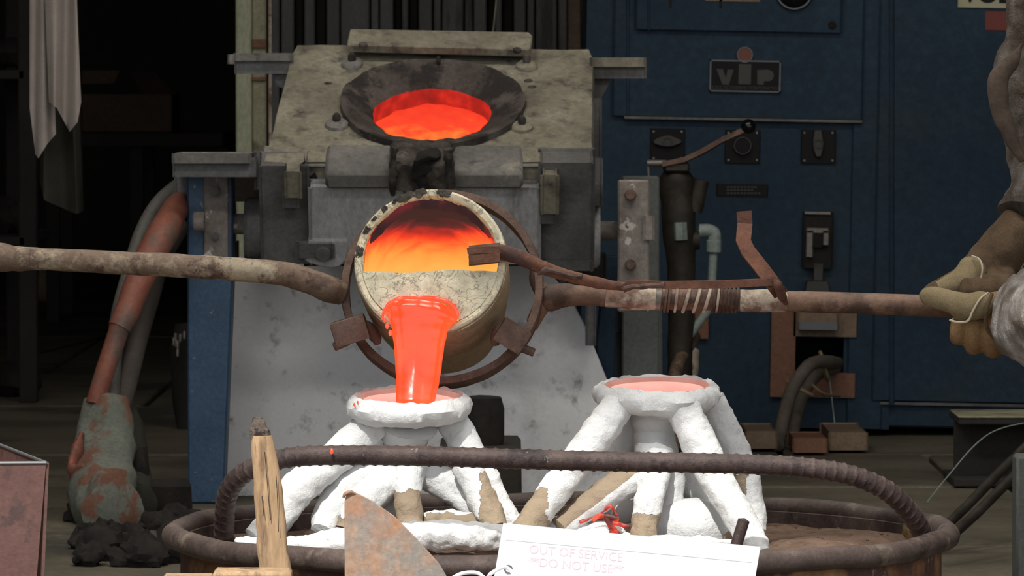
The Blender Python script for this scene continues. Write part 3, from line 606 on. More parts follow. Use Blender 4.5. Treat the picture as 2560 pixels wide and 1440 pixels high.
cable('beige_hose', [(1735, 880, 10.35), (1722, 930, 10.3), (1716, 1000, 10.3), (1720, 1110, 10.3)], [14, 24, 22, 20], m_ash, 'thick pale hose hanging below the brown board, right one', 'hose')
gp = Thing('grey_cover_plate', 'green grey sheet steel cover standing right of the white board', 'panel', (P(1585, 0, 9.5).x, 9.5, 0))
zb = P(1515, 780, 9.5)
gp.part('sheet', MB().prism([P(1517, 1215, 9.5), P(1517, 810, 9.5), P(1545, 772, 9.5), P(1655, 772, 9.5), P(1658, 1215, 9.5)], (0, .05, 0), .003), m_greypl, smooth=False)
gp.part('bent_edge', MB().box(P(1517, 832, 9.49), P(1552, 828, 9.49)+Vector((0, .02, 0)), .001), m_side)

# ------------------------------------------------------------------ tilting furnace
YF = 9.0
th = math.radians(27.6)
fo = P(1065, 400, YF)
fu = Thing('tilting_furnace', 'tilted induction furnace with a glowing round mouth and pale refractory top', 'furnace', fo, Matrix.Rotation(th, 3, 'X'))
# local: x right, y back along the top, z out of the top
top = [(655, 402), (664, 396), (735, 112), (748, 107), (1470, 119), (1482, 128), (1478, 396), (1478, 404)]
mb = MB(); pl = [fu.pix(x_, y_, 2, 0) for x_, y_ in top]
# slab with a round hole
hc = fu.pix(1080, 268, 2, 0); n = 64; ro = L(205, 9.15)
bm = bmesh.new()
def ringpt(k, r_, z): return (hc.x+r_*math.cos(2*PI*k/n), hc.y+r_*math.sin(2*PI*k/n), z)
def hitpoly(k):
    d = Vector((math.cos(2*PI*k/n), math.sin(2*PI*k/n))); best = None
    for i in range(len(pl)):
        a = pl[i].xy-hc.xy; b = pl[(i+1) % len(pl)].xy-hc.xy; e = b-a; den = d.x*e.y-d.y*e.x
        if abs(den) < 1e-9: continue
        t = (a.x*e.y-a.y*e.x)/den; u_ = (a.x*d.y-a.y*d.x)/den
        if t > 0 and -1e-6 <= u_ <= 1+1e-6: best = t if best is None else min(best, t)
    return (hc.x+d.x*best, hc.y+d.y*best)
vs = []; fs = []
for k in range(n):
    hx, hy = hitpoly(k); m1 = ((hx+ringpt(k, ro, 0)[0])/2, (hy+ringpt(k, ro, 0)[1])/2)
    vs += [ringpt(k, ro, -.06), ringpt(k, ro, 0), (*m1, 0), (hx, hy, -.004), (hx+(hx-hc.x)*.01, hy+(hy-hc.y)*.01, -.012), (hx+(hx-hc.x)*.01, hy+(hy-hc.y)*.01, -.05)]
for k in range(n):
    q = (k+1) % n
    for j in range(5): fs.append((k*6+j, q*6+j, q*6+j+1, k*6+j+1))
mb.add(vs, fs)
fu.part('refractory_top', mb, m_refr, world=False, amp=.0025, nsc=14)
# body box under the slab
a = fu.pix(655, 402, 2, 0); b = fu.pix(1478, 402, 2, 0)
ybk = max(p.y for p in pl)
fz = fu.pix(1065, 655, 1, 0).z
mb = MB(); mb.box((a.x+.03, .04, fz), (b.x-.03, ybk-.02, -.14), .006)
fu.part('furnace_shell', mb, m_side, world=False)
# ring: concave scorched collar
rx = L(232, 9.15); ri = L(146, 9.15)
hole = fu.pix(1080, 290, 2, 0)
def wob(a, z, r): return 1+.010*math.sin(3*a+1)+.005*math.sin(7*a)+.004*math.sin(13*a+2)
def wob2(a, z, r): return 1+.02*math.sin(2*a+1)+.015*math.sin(5*a)+.01*math.sin(11*a+2)
cen = fu.pix(1080, 262, 2, .004); cin = fu.pix(1080, 286, 2, -.02)
vs = []; fs = []; N_ = 96; prof = [(1.0, -.012), (1.0, .006), (.985, .012), (.93, .012), (.80, .008), (.66, .004), (.50, -.002), (.30, -.009), (.12, -.014), (.0, -.022)]
for t_, z_ in prof:
    for k in range(N_):
        a_ = 2*PI*k/N_; ro_ = rx*wob(a_, 0, 0); ri_ = ri*wob2(a_, 0, 0)
        po = Vector((cen.x+ro_*math.cos(a_), cen.y+ro_*math.sin(a_)*1.0)); pi_ = Vector((cin.x+ri_*math.cos(a_), cin.y+ri_*.98*math.sin(a_)))
        q = pi_.lerp(po, t_); vs.append((q.x, q.y, z_))
for j in range(len(prof)-1):
    for k in range(N_): q = (k+1) % N_; fs.append((j*N_+k, j*N_+q, (j+1)*N_+q, (j+1)*N_+k))
fu.part('scorched_collar', MB().add(vs, fs), m_ring, world=False, amp=.0026, nsc=38, oct=4)
# throat and bath
vs = []; fs = []; pr = [(1.0, -.021), (.995, -.03), (.99, -.045), (1.0, -.075)]
for s_, z_ in pr:
    for k in range(N_): a_ = 2*PI*k/N_; r_ = ri*wob2(a_, 0, 0)*s_; vs.append((cin.x+r_*math.cos(a_), cin.y+r_*.98*math.sin(a_), z_))
for j in range(3):
    for k in range(N_): q = (k+1) % N_; fs.append((j*N_+k, j*N_+q, (j+1)*N_+q, (j+1)*N_+k))
fu.part('furnace_throat', MB().add(vs, fs), g_furnw, world=False, amp=.003, nsc=40)
vs = [(0, 0, 0)]; fs = []; R_ = ri*1.08
for j in range(1, 13):
    for k in range(48): a_ = 2*PI*k/48; vs.append((R_*j/12*math.cos(a_), R_*j/12*math.sin(a_), 0))
for k in range(48): fs.append((0, 1+k, 1+(k+1) % 48))
for j in range(11):
    for k in range(48): q = (k+1) % 48; fs.append((1+j*48+k, 1+j*48+q, 1+(j+1)*48+q, 1+(j+1)*48+k))
o = fu.part('molten_bath', MB().add(vs, fs), g_furn, world=False, amp=.003, nsc=40); o.location = (cin.x, cin.y, -.052)
# washers and nuts
for x_, y_, s_ in ((880, 163, 1), (1317, 168, 1.05), (842, 315, 1.05), (1305, 322, 1)):
    q = fu.pix(x_, y_, 2, 0)
    wo = fu.part('washer', MB().lathe([(0, 0), (.019*s_, 0), (.018*s_, .006), (.012*s_, .010), (0, .011)], q, n=24), m_refr2 if x_ < 1000 else m_refr, world=False, amp=.002, nsc=60)
    fu.part('nut', MB().lathe([(0, .009), (.007, .009), (.007, .019), (.004, .024), (0, .025)], q, n=6), m_ring, world=False, parent=wo)
mb = MB()
for x_, y_ in ((820, 210), (1321, 202), (1330, 218)): q = fu.pix(x_, y_, 2, 0); mb.ell(q, (.008, .006, .003), 12, 6)
fu.part('dross_spots', mb, m_slag, world=False)
# top bar
tb = fu.part('top_bar', fu.poly([(868, 128), (876, 92), (1322, 100), (1331, 108), (1326, 141), (1318, 143), (868, 132)], .016, .016, axis=2, bev=.002), m_refr, world=False, smooth=False)
for x_, y_ in ((908, 117), (1293, 130)):
    q = fu.pix(x_, y_, 2, .032); fu.part('bar_bolt', MB().cyl(q, q+Vector((0, 0, .006)), .008, n=6), m_ring, world=False, parent=tb)
fu.part('lip_seam', MB().box(fu.pix(1090, 168, 2, .002), fu.pix(1102, 143, 2, .002)+Vector((0, 0, .012)), .002), m_black, world=False)
# front: upper blocks (lip row)
def front(name, x0, y0, x1, y1, off, th_, m, bev=.004, amp=.0012, parent=None, label=None):
    return fu.part(name, fu.rect(x0, y0, x1, y1, off, th_, bev=bev), m, world=False, amp=amp, parent=parent, label=label)
for nm, x0, x1 in (('lip_block', 812, 980), ('lip_block', 1124, 1308)):
    q0 = fu.pix(x0, 402, 1, -.05); q1 = fu.pix(x1, 475, 1, -.05)
    fu.part(nm, MB().box((q0.x, -.05, q1.z), (q1.x, .05, .004), .006), m_refr2, world=False, amp=.0018, nsc=22, smooth=True)
fu.part('lip_ledge', MB().box(fu.pix(655, 420, 1, -.012), Vector((b.x, .06, -.004)), .006), m_refr2, world=False, amp=.0015, nsc=20)
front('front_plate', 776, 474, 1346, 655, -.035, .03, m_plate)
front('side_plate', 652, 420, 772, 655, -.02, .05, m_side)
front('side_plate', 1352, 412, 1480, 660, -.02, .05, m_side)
front('front_backing', 760, 410, 1360, 660, -.004, .05, m_black)
fu.part('rounded_foot', fu.poly([(760, 655), (772, 600), (870, 600), (868, 650), (850, 668), (830, 672), (800, 668)], -.04, .03, bev=.003), m_plate, world=False)
for x0, y0, x1, y1, mm in ((716, 433, 750, 490, m_refr), (1357, 442, 1392, 530, m_refr)):
    hk = front('wedge_block', x0, y0, x1, y1, -.045, .03, mm, .004)
    front('wedge_foot', x0-6, y1, x1-6, y1+26, -.035, .02, m_side, .003, parent=hk)
q = fu.pix(808, 630, 1, -.04); fu.part('lug', MB().cyl(q, q+Vector((0, -.01, 0)), .014, bev=.002), m_side, world=False, amp=.001)
front('lug_plate', 745, 615, 830, 640, -.045, .01, m_side)
front('lower_trim', 1340, 655, 1478, 672, -.03, .04, m_side)
# spout
sp = fu.part('spout_crust', MB().join(fu.poly([(975, 412), (1010, 404), (1060, 412), (1125, 404), (1136, 418), (1132, 450), (1118, 488), (1085, 496), (1060, 478), (1035, 490), (985, 482), (973, 440)], -.072, .085, bev=.006)), m_slag, world=False, smooth=True)
bmx = bmesh.new(); bmx.from_mesh(sp.data); bmesh.ops.triangulate(bmx, faces=bmx.faces[:]); bmesh.ops.subdivide_edges(bmx, edges=bmx.edges[:], cuts=4, use_grid_fill=True); bmx.to_mesh(sp.data); bmx.free()
nn = [v.normal.copy() for v in sp.data.vertices]
for v, n_ in zip(sp.data.vertices, nn): v.co += n_*(noise.noise(v.co*35)*.007+noise.noise(v.co*90)*.004)
for p in sp.data.polygons: p.use_smooth = True
fu.part('slag_channel', MB().tube([fu.pix(1085, 362, 2, .008), fu.pix(1066, 400, 1, -.074), fu.pix(1050, 436, 1, -.078), fu.pix(1062, 475, 1, -.076)], [.018, .020, .013, .006], 14, sec=(.35, 1), up=(0, -.89, -.46)), m_black, world=False, amp=.005, nsc=70, parent=sp)
fu.part('spout_apron', MB().tube([fu.pix(985, 372, 2, .004), fu.pix(1060, 378, 2, .006), fu.pix(1125, 368, 2, .004)], [.016, .022, .016], 14, 8, sec=(.4, 1), up=(0, 0, 1)), m_slag, world=False, amp=.004, nsc=60, parent=sp)
fu.part('slag_ridge', MB().tube([fu.pix(988, 368, 1, -.075), fu.pix(984, 400, 1, -.078), fu.pix(980, 450, 1, -.078), fu.pix(982, 488, 1, -.074)], [.006, .005, .006, .004], 8), m_ring, world=False, amp=.003, nsc=80, parent=sp)
fu.part('slag_ridge', MB().tube([fu.pix(1120, 372, 1, -.075), fu.pix(1122, 410, 1, -.078), fu.pix(1128, 450, 1, -.078), fu.pix(1126, 488, 1, -.074)], [.008, .007, .008, .004], 8), m_ring, world=False, amp=.003, nsc=80, parent=sp)
# side brackets at the top
def wbox(T, name, x0, y0, x1, y1, Y, d, m, bev=.003, parent=None, **k):
    return T.part(name, MB().box(P(x0, y0, Y), P(x1, y1, Y)+Vector((0, d, 0)), bev), m, parent=parent, **k)
br = wbox(fu, 'left_bracket', 590, 140, 730, 180, 9.32, .06, m_bluegrey)
wbox(fu, 'bracket_top', 588, 137, 728, 148, 9.31, .08, m_refr2, parent=br); wbox(fu, 'bracket_pin', 573, 140, 592, 156, 9.33, .02, m_steel, parent=br)
fu.part('bracket_gusset', MB().prism([P(680, 180, 9.34), P(728, 180, 9.34), P(728, 200, 9.34), P(712, 222, 9.34), P(692, 215, 9.34)], (0, .02, 0)), m_bluegrey, parent=br, smooth=False)
br = wbox(fu, 'right_bracket', 1480, 156, 1612, 192, 9.32, .06, m_side)
wbox(fu, 'bracket_top', 1478, 148, 1611, 163, 9.31, .08, m_refr, parent=br)
fu.part('bracket_gusset', MB().prism([P(1482, 190, 9.34), P(1528, 190, 9.34), P(1520, 215, 9.34), P(1500, 250, 9.34), P(1482, 250, 9.34)], (0, .02, 0)), m_side, parent=br, smooth=False)
wbox(fu, 'right_flange', 1484, 400, 1503, 510, 9.1, .1, m_bluegrey)
wbox(fu, 'left_flange', 640, 385, 668, 470, 9.1, .1, m_bluegrey)
wbox(fu, 'side_cheek', 1478, 250, 1500, 410, 9.25, .1, m_side)
# trunnions
a = P(612, 560, 9.25); 
t1 = fu.part('trunnion_disc', MB().cyl(P(612, 575, 9.2), P(662, 575, 9.2), L(82, 9.2), n=40, bev=.006), m_bluegrey)
t2 = fu.part('trunnion_disc', MB().cyl(P(1466, 590, 9.2), P(1500, 590, 9.2), L(80, 9.2), n=40, bev=.006), m_plate)
fu.part('trunnion_shaft', MB().cyl(P(560, 560, 9.2), P(614, 560, 9.2), L(26, 9.2), n=24), m_rustplate, parent=t1)
fu.part('trunnion_shaft', MB().cyl(P(1498, 577, 9.2), P(1560, 577, 9.2), L(24, 9.2), n=24), m_rustplate, parent=t2)

# stand
sd = Thing('furnace_stand', 'blue and rusty steel stand posts carrying the tilting furnace', 'stand', (P(1040, 0, 9.25).x, 9.25, 0))
zl = onfloor(520, 1262).z
x0, x1 = P(467, 0, 9.15).x, P(580, 0, 9.15).x
xz = P(556, 0, 9.15).x
zt = P(467, 430, 9.15).z
sd.part('blue_post', MB().prism([(x0, 9.15, .0), (xz, 9.15, 0), (x1, 9.15, P(0, 700, 9.15).z), (x1, 9.15, zt), (x0, 9.15, zt)], (0, .09, 0), .003), m_bluepost, smooth=False)
pp = sd.part('bearing_plate', MB().box(P(510, 655, 9.14), P(570, 430, 9.14)+Vector((0, .012, 0)), .002), m_rustplate, smooth=False)
for x_, y_, r_ in ((535, 478, 14), (538, 590, 10), (535, 655, 12)):
    sd.part('bolt_head', MB().cyl(P(x_, y_, 9.14), P(x_, y_, 9.12), L(r_, 9.1), n=6), m_side, parent=pp)
sd.part('shaft_end', MB().cyl(P(484, 553, 9.12)-Vector((0, .01, 0)), P(512, 553, 9.12)-Vector((0, .01, 0)), L(25, 9.1), n=20, bev=.002), m_rustplate)
tb = wbox(sd, 'top_beam', 436, 398, 640, 438, 9.05, .16, m_bluegrey)
wbox(sd, 'beam_cap', 434, 388, 624, 404, 9.03, .2, m_refr2, parent=tb)
wbox(sd, 'beam_drop', 440, 436, 468, 535, 9.2, .08, m_bluegrey, parent=tb)
wbox(sd, 'rear_block', 572, 434, 648, 500, 9.3, .1, m_valve)
wbox(sd, 'rear_block', 572, 610, 586, 655, 9.25, .1, m_valve)
rp_ = sd.part('bearing_plate', MB().box((P(1545, 0, 9.14).x, 9.14, P(0, 780, 9.14).z), (P(1624, 0, 9.14).x, 9.17, P(0, 450, 9.14).z), .003), m_rustplate, smooth=False)
for x_, y_, r_ in ((1576, 487, 15), (1576, 662, 14)): sd.part('bolt_head', MB().cyl(P(x_, y_, 9.14), P(x_, y_, 9.115), L(r_, 9.1), n=20, bev=.002), m_rust, parent=rp_)
wbox(sd, 'bearing_boss', 1612, 545, 1632, 595, 9.13, .05, m_rustplate, parent=rp_)
x0, x1 = P(1560, 0, 9.3).x, P(1655, 0, 9.3).x
sd.part('grey_post', MB().box((x0, 9.46, 0), (x1, 9.52, P(0, 445, 9.3).z), .003), m_greypl, smooth=False)
sd.part('blue_post', MB().prism([P(1511, 640, 9.42), P(1545, 640, 9.42), P(1530, 1230, 9.42), P(1486, 1230, 9.42), P(1490, 860, 9.42)], (0, .06, 0), .003), m_blue, smooth=False)
wbox(sd, 'rear_block', 1462, 640, 1512, 760, 9.36, .1, m_black)
wbox(sd, 'rear_rail', 1468, 740, 1486, 860, 9.33, .02, m_side)
# white board
bo = MB().prism([onfloor(548, 1240), P(566, 1000, 9.38), P(590, 640, 9.45), P(1340, 640, 9.45), P(1425, 740, 9.43), P(1470, 830, 9.41), P(1520, 955, 9.38), P(1548, 1100, 9.33), onfloor(1560, 1240)], (0, .018, 0), .001)
single('refractory_board', bo, m_board, 'large stained white board leaning under the furnace', 'board', smooth=False)
# weight and blocks behind the moulds
c = P(1200, 1115, 8.3); 
single('round_weight', MB().lathe([(0, 0), (L(62, 8.3), 0), (L(64, 8.3), .012), (L(64, 8.3), .055), (L(56, 8.3), .072), (0, .076)], P(1198, 1110, 8.3), n=36), m_mud, 'dark round iron weight behind the left casting mould', 'weight', amp=.002)
zz = P(1198, 1110, 8.3).z
single('support_block', MB().box((P(1100, 0, 8.3).x, 8.15, 0), (P(1303, 0, 8.3).x, 8.5, zz), .006), m_dark, 'dark block under the round iron weight', 'block', amp=.004)

# ------------------------------------------------------------------ hoses
cable('grey_hose', [(480, 448, 9.35), (440, 470, 9.25), (392, 515, 9.2), (352, 590, 9.15), (322, 690, 9.1), (296, 790, 9.05), (285, 900, 9.0), (278, 1010, 8.92)], 20, m_hosegrey, 'grey hose arching down from the furnace stand beam', 'hose')
rh = Thing('red_hose', 'thick red water hose bending down behind the long pouring handle', 'hose', P(300, 900, 9))
rh.part('hose_cover', MB().tube([P(x_, y_, Y) for x_, y_, Y in [(452, 500, 9.22), (436, 528, 9.14), (408, 580, 9.04), (372, 650, 9.0), (340, 720, 8.96), (318, 780, 8.93), (298, 820, 8.92)]], [L(r_, 9.1) for r_ in (26, 34, 38, 38, 34, 31, 29)], 16), m_hosered)
rh.part('hose_core', MB().tube([P(x_, y_, Y) for x_, y_, Y in [(302, 810, 8.92), (286, 860, 8.92), (262, 930, 8.91), (238, 1010, 8.9)]], [L(r_, 9.1) for r_ in (25, 25, 24, 24)], 16), m_hosered)
cable('brown_hose', [(450, 560, 9.35), (400, 650, 9.3), (368, 760, 9.2), (340, 860, 9.1), (318, 950, 9.0), (300, 1015, 8.95)], 27, m_hosebrn, 'dark brown hose hanging right of the red hose', 'hose')
hb = Thing('hose_boot', 'grey green cloth boot with rust patches around the hose ends', 'boot', onfloor(290, 1345))
zf = 0.005
cc = onfloor(275, 1340); R0 = cc.y
pts = [P(272, 1003, 8.92), P(268, 1080, 8.9), P(262, 1170, 8.85), P(262, 1250, 8.75), Vector((P(270, 0, 8.6).x, 8.68, .03))]
hb.part('boot_cloth', MB().tube(pts, [L(56, 8.9), L(64, 8.9), L(76, 8.8), L(88, 8.7), L(80, 8.6)], 24, 8, rfn=lambda d, a: 1+.09*math.sin(3*a+d*8)+.05*math.sin(5*a-2), up=(0, 1, 0)), m_boot, amp=.008, nsc=12)
hb.part('boot_back', MB().tube([P(320, 1015, 9.0), P(330, 1120, 8.95), P(338, 1240, 8.85), Vector((P(340, 0, 8.75).x, 8.8, .03))], [L(30, 9), L(34, 9), L(42, 8.9), L(50, 8.8)], 18, 8), m_toweld, amp=.008, nsc=12)
hb.part('torn_flap', MB().tube([P(205, 1090, 8.85), P(192, 1130, 8.82), P(180, 1172, 8.8), P(212, 1168, 8.78)], [L(14, 9), L(24, 9), L(20, 9), L(10, 9)], 12, 8, sec=(1, .6)), m_hosered, amp=.004, nsc=30)
mb = MB()
for i in range(26):
    px_ = random.uniform(185, 470); py_ = random.uniform(1300, 1420) if px_ < 400 else random.uniform(1240, 1400); q = onfloor(px_, py_); s_ = random.uniform(.012, .04)
    mb.ell((q.x, q.y, s_*.3), (s_*1.6, s_, s_*.7), 20, 12, Matrix.Rotation(random.random()*3, 3, 'Z'))
single('floor_rubble', mb, m_mud, 'black rubble and sludge heaped around the hose boot', 'rubble', kind='stuff', amp=.014, nsc=45, oct=4)
single('metal_scrap', MB().box((0, 0, 0), (.12, .05, .06), .01).join(MB().ell((.03, .02, .07), (.02, .015, .05), 8, 6)), m_mud, 'black jagged lump on the floor beside the foot of the blue post', 'scrap', amp=.01, nsc=30).location = onfloor(420, 1290)+Vector((-.04, 0, .0))

# ------------------------------------------------------------------ right background: channel, pipes, post
ch = Thing('steel_channel', 'rusty dark steel channel lying at the lower right before the cabinet', 'beam', onfloor(2440, 1218))
Yc = onfloor(2440, 1215).y
mb = MB(); x0, x1 = P(2400, 0, Yc).x, P(2700, 0, Yc).x; zt = P(0, 1045, Yc).z; 
mb.box((x0, Yc, zt-.012), (x1, Yc+.22, zt), .002); mb.box((x0, Yc+.1, .0), (x1, Yc+.115, zt-.01), .002); mb.box((x0-.01, Yc-.02, 0), (x1, Yc+.22, .014), .002)
ch.part('channel_section', mb, m_dark, smooth=False); ch.part('top_flange_strip', MB().box((x0, Yc-.002, zt), (x1, Yc+.2, zt+.003), .001), m_beige)  # thin beige strip along the top flange
cable('diagonal_pipe', [(2350, 1330, 8.2), (2420, 1262, 8.3), (2500, 1180, 8.4), (2700, 990, 8.6)], 13, m_valve, 'dark pipe leaning at the lower right, upper one of two', 'pipe')
cable('diagonal_pipe', [(2372, 1345, 8.0), (2440, 1285, 8.1), (2520, 1205, 8.2), (2720, 1010, 8.4)], 13, m_valve, 'dark pipe leaning at the lower right, lower one of two', 'pipe')
cable('green_wire', [(2318, 1255, 8.9), (2370, 1190, 9.0), (2440, 1110, 9.05), (2500, 1072, 9.1), (2600, 1050, 9.15)], 1.6, m_pvc, 'thin green wire arching across the dark steel channel', 'wire', n=6)
px_ = P(2545, 0, 7.2).x
single('weathered_post', MB().box((px_-.0, 7.2, 0), (px_+.06, 7.26, P(0, 1140, 7.2).z), .004), m_greypl, 'weathered grey post at the lower right edge', 'post')

# ------------------------------------------------------------------ drum of sand
YD = 6.0; cd = P(1402, 1332, YD); DX, DZ = cd.x, cd.z; DR = .431
dr = Thing('sand_drum', 'low rusty steel drum with rolled rim and ribbed bail handle', 'drum', (DX, YD, 0))
dw = MB().lathe([(0, .0), (DR-.02, 0), (DR-.012, .01), (DR-.008, .06), (DR-.002, .066), (DR-.008, .072), (DR-.008, DZ-.004), (DR-.012, DZ-.004), (DR-.014, .07), (DR-.024, .012), (0, .012)], (DX, YD, 0), n=96)
dr.part('drum_wall', dw, m_drum, amp=.001)
dr.part('inner_wall', MB().lathe([(DR-.0125, DZ-.002), (DR-.0135, DZ-.003), (DR-.0145, .08)], (DX, YD, 0), n=96), m_rim)
dr.part('rolled_rim', MB().tube([(DX+DR*math.cos(i*2*PI/36), YD+DR*math.sin(i*2*PI/36), DZ+.0015*math.sin(i*1.7)) for i in range(36)], .0125, 16, 4, closed=True), m_rim, amp=.0008)
hp = [(562, 1372, 5.93), (560, 1310, 5.90), (568, 1238, 5.87), (600, 1190, 5.84), (660, 1160, 5.82), (740, 1142, 5.81), (860, 1138, 5.805), (1050, 1140, 5.80), (1250, 1146, 5.80), (1450, 1152, 5.80), (1650, 1156, 5.80), (1850, 1160, 5.80), (2000, 1168, 5.805), (2120, 1186, 5.82), (2210, 1222, 5.84), (2265, 1270, 5.87), (2300, 1320, 5.90), (2318, 1362, 5.93)]
def ribs(d, a):
    ph_ = (d % .0118)/.0118; return 1+(.12*math.exp(-((ph_-.5)/.14)**2) if abs(math.sin(a+.4)) > .16 else .07)
dr.part('bail_handle', MB().tube([P(x_, y_, Y) for x_, y_, Y in hp], L(24.5, 5.8), 24, 34, rfn=ribs, up=(0, -1, .15)), m_rebar)
# sand with mounds
SZ = .195; vs = []; fs = []; NR, NA = 60, 120; RS = DR-.013
def sandz(x, y):
    return SZ+.006*noise.noise(Vector((x*7, y*7, 0)))+.006*noise.noise(Vector((x*18, y*18, 3)))+.010*math.exp(-((x-.33)**2+(y-.12)**2)/.012)-.016*math.exp(-((x-.40)**2+(y-.05)**2)/.004)+.002*noise.noise(Vector((x*90, y*90, 3)))
for i in range(NR+1):
    for k in range(NA):
        a_ = 2*PI*k/NA; r_ = RS*(i/NR)**.9; x, y = r_*math.cos(a_), r_*math.sin(a_); vs.append((DX+x, YD+y, sandz(x, y)))
for i in range(NR):
    for k in range(NA): q = (k+1) % NA; fs.append((i*NA+k, (i+1)*NA+k, (i+1)*NA+q, i*NA+q))
mb = MB().add(vs, fs)
for i in range(420):
    a_ = random.random()*2*PI; r_ = RS*math.sqrt(random.random())*.97; x, y = r_*math.cos(a_), r_*math.sin(a_); s_ = random.uniform(.0010, .0028)
    mb.ell((DX+x, YD+y, sandz(x, y)), (s_, s_, s_*.8), 6, 4)
single('sand', mb, m_sand, 'coarse brown sand filling the drum around the moulds', 'sand', kind='stuff')
for (x_, y_, Y, s_, lb) in ((2195, 1303, 6.28, .007, 'small splashed bronze bead against the inner drum wall'), (2283, 1324, 6.1, .013, 'round bronze nugget lying by the right foot of the bail')):
    q = P(x_, y_, Y); single('bronze_nugget', MB().ell(q, (s_, s_, s_*1.1), 20, 14), m_brass, lb, 'nugget', amp=s_*.12, nsc=90)
single('rebar_stub', MB().tube([P(1838, 1372, 5.72), P(1846, 1345, 5.72), P(1860, 1300, 5.72)], L(15, 5.72), 12, 4), m_rebar, 'short dark bar end sticking up behind the white sign', 'bar')

# ------------------------------------------------------------------ casting moulds
def setchip(o, fn):
    at = o.data.attributes.new('chip', 'FLOAT', 'POINT'); base = o.location
    for i, v in enumerate(o.data.vertices): at.data[i].value = fn(o.parent.matrix_world @ v.co)
def pixof(v):
    d = v-CAM; f_ = d.dot(FW); return 1280+d.x/f_*F, 720-d.dot(UP)/f_*F
class Mould:
    def __init__(s, label, c, grp): s.t = Thing('casting_mould', label, 'mould', c)
    def leg(s, pts, name='runner', chip=None, amp=.0021, m=None, **k):
        mb = MB().tube([P(p[0], p[1], p[2]) for p in pts], [L(p[3], p[2]) for p in pts], 36, 14)
        o = s.t.part(name, mb, m or m_mold, amp=amp, nsc=75, oct=4, **k); setchip(o, chip or (lambda v: -.2)); return o
    def blob(s, c, Y, r, name='shell_lobe', chip=None, m=None):
        mb = MB().ell(P(c[0], c[1], Y), [L(x, Y) for x in r], 40, 24)
        o = s.t.part(name, mb, m or m_mold, amp=.0028, nsc=28, oct=4); setchip(o, chip or (lambda v: -.2)); return o
    def cup(s, px, py, Y, rpx, hpx, pool=True, notch=()):
        q = P(px, py, Y); R_ = L(rpx, Y); h = L(hpx, Y); ax = Vector((0, -.10, 1)).normalized()
        pr = [(R_*.30, -h*1.05), (R_*.62, -h*1.0), (R_*.86, -h*.86), (R_*.97, -h*.6), (R_*1.0, -h*.32), (R_*.96, -h*.1), (R_*.9, 0), (R_*.86, .002), (R_*.82, 0), (R_*.80, -h*.08), (R_*.76, -h*.6), (0, -h*.6)]
        def fn(a, z, r_): return 1+.02*math.sin(3*a+px)+.02*noise.noise(Vector((math.cos(a)*3, math.sin(a)*3, z*60+px)))
        o = s.t.part('pouring_cup', MB().lathe(pr, q, ax, 96, fn), m_mold, amp=.0028, nsc=60, oct=4); setchip(o, lambda v: -.2)
        # hot inner wall and metal surface
        t = (Vector((1, 0, 0))-ax*ax.x).normalized()
        o2 = s.t.part('hot_inner_wall', MB().lathe([(R_*.80, .0005), (R_*.775, -.0005), (R_*.74, -h*.12), (R_*.73, -h*.3), (R_*.80, -h*.32), (R_*.80, .0005)], q, ax, 72, fn), g_hot, parent=o, amp=.0004)
        s.t.part('metal_pool', MB().lathe([(R_*.76, -h*.16), (0, -h*.15)], q, ax, 60), g_pool, parent=o)
        return o
def below(y0, soft=60, x0=None, side=0):
    def f(v):
        x, y = pixof(v); t = (y-y0)/soft
        if x0 is not None: t = min(t, side*(x-x0)/25.0)
        return max(-.2, min(1, t*.5+.42))
    return f
lm = Mould('white ceramic casting mould on the left, receiving the orange pour', P(1000, 1380, 6.0), None)
lm.cup(1020, 990, 5.968, 158, 66)
lm.leg([(1018, 1054, 5.98, 80), (1014, 1072, 5.985, 66), (1012, 1110, 6.0, 56), (1010, 1160, 6.0, 60), (1005, 1200, 6.0, 66)], 'sprue')
lm.leg([(945, 1040, 5.975, 44), (905, 1085, 5.96, 44), (850, 1135, 5.95, 44), (800, 1175, 5.94, 44), (742, 1225, 5.93, 46), (690, 1300, 5.92, 42), (640, 1350, 5.91, 38)])
lm.leg([(1125, 1040, 5.985, 38), (1150, 1085, 5.98, 40), (1170, 1130, 5.97, 42), (1205, 1190, 5.965, 40), (1240, 1255, 5.96, 34), (1275, 1300, 5.955, 30), (1290, 1330, 5.95, 26)])
lm.leg([(1030, 1165, 5.99, 45), (940, 1185, 5.975, 44), (870, 1215, 5.96, 44), (830, 1270, 5.95, 40), (805, 1330, 5.93, 32)])
lm.leg([(1010, 1180, 5.98, 40), (960, 1215, 5.96, 44), (905, 1260, 5.94, 42), (870, 1330, 5.93, 36)], chip=below(1290, 80))
lm.leg([(1030, 1150, 5.975, 40), (1022, 1200, 5.955, 36), (1022, 1250, 5.94, 33), (1025, 1310, 5.93, 33), (1025, 1340, 5.92, 34)], chip=below(1225, 25))
lm.leg([(1060, 1175, 5.99, 46), (1110, 1205, 5.985, 42), (1160, 1240, 5.98, 38), (1200, 1290, 5.97, 34)])
lm.leg([(1010, 1190, 6.0, 55), (975, 1250, 5.99, 50), (930, 1310, 5.98, 52), (915, 1350, 5.97, 50)], chip=below(1310, 60))
lm.leg([(1165, 1160, 5.955, 38), (1190, 1215, 5.945, 36), (1215, 1270, 5.935, 36), (1240, 1325, 5.92, 32)], chip=below(1175, 30, 1195, 1))
lm.blob((1000, 1178), 5.995, (105, 60, 34))
lm.leg([(598, 1368, 5.905, 28), (680, 1375, 5.885, 26), (760, 1368, 5.875, 30), (860, 1355, 5.87, 34), (960, 1345, 5.868, 36), (1080, 1338, 5.868, 38), (1180, 1340, 5.872, 36), (1250, 1345, 5.885, 32)], 'base_bar', amp=.0035)
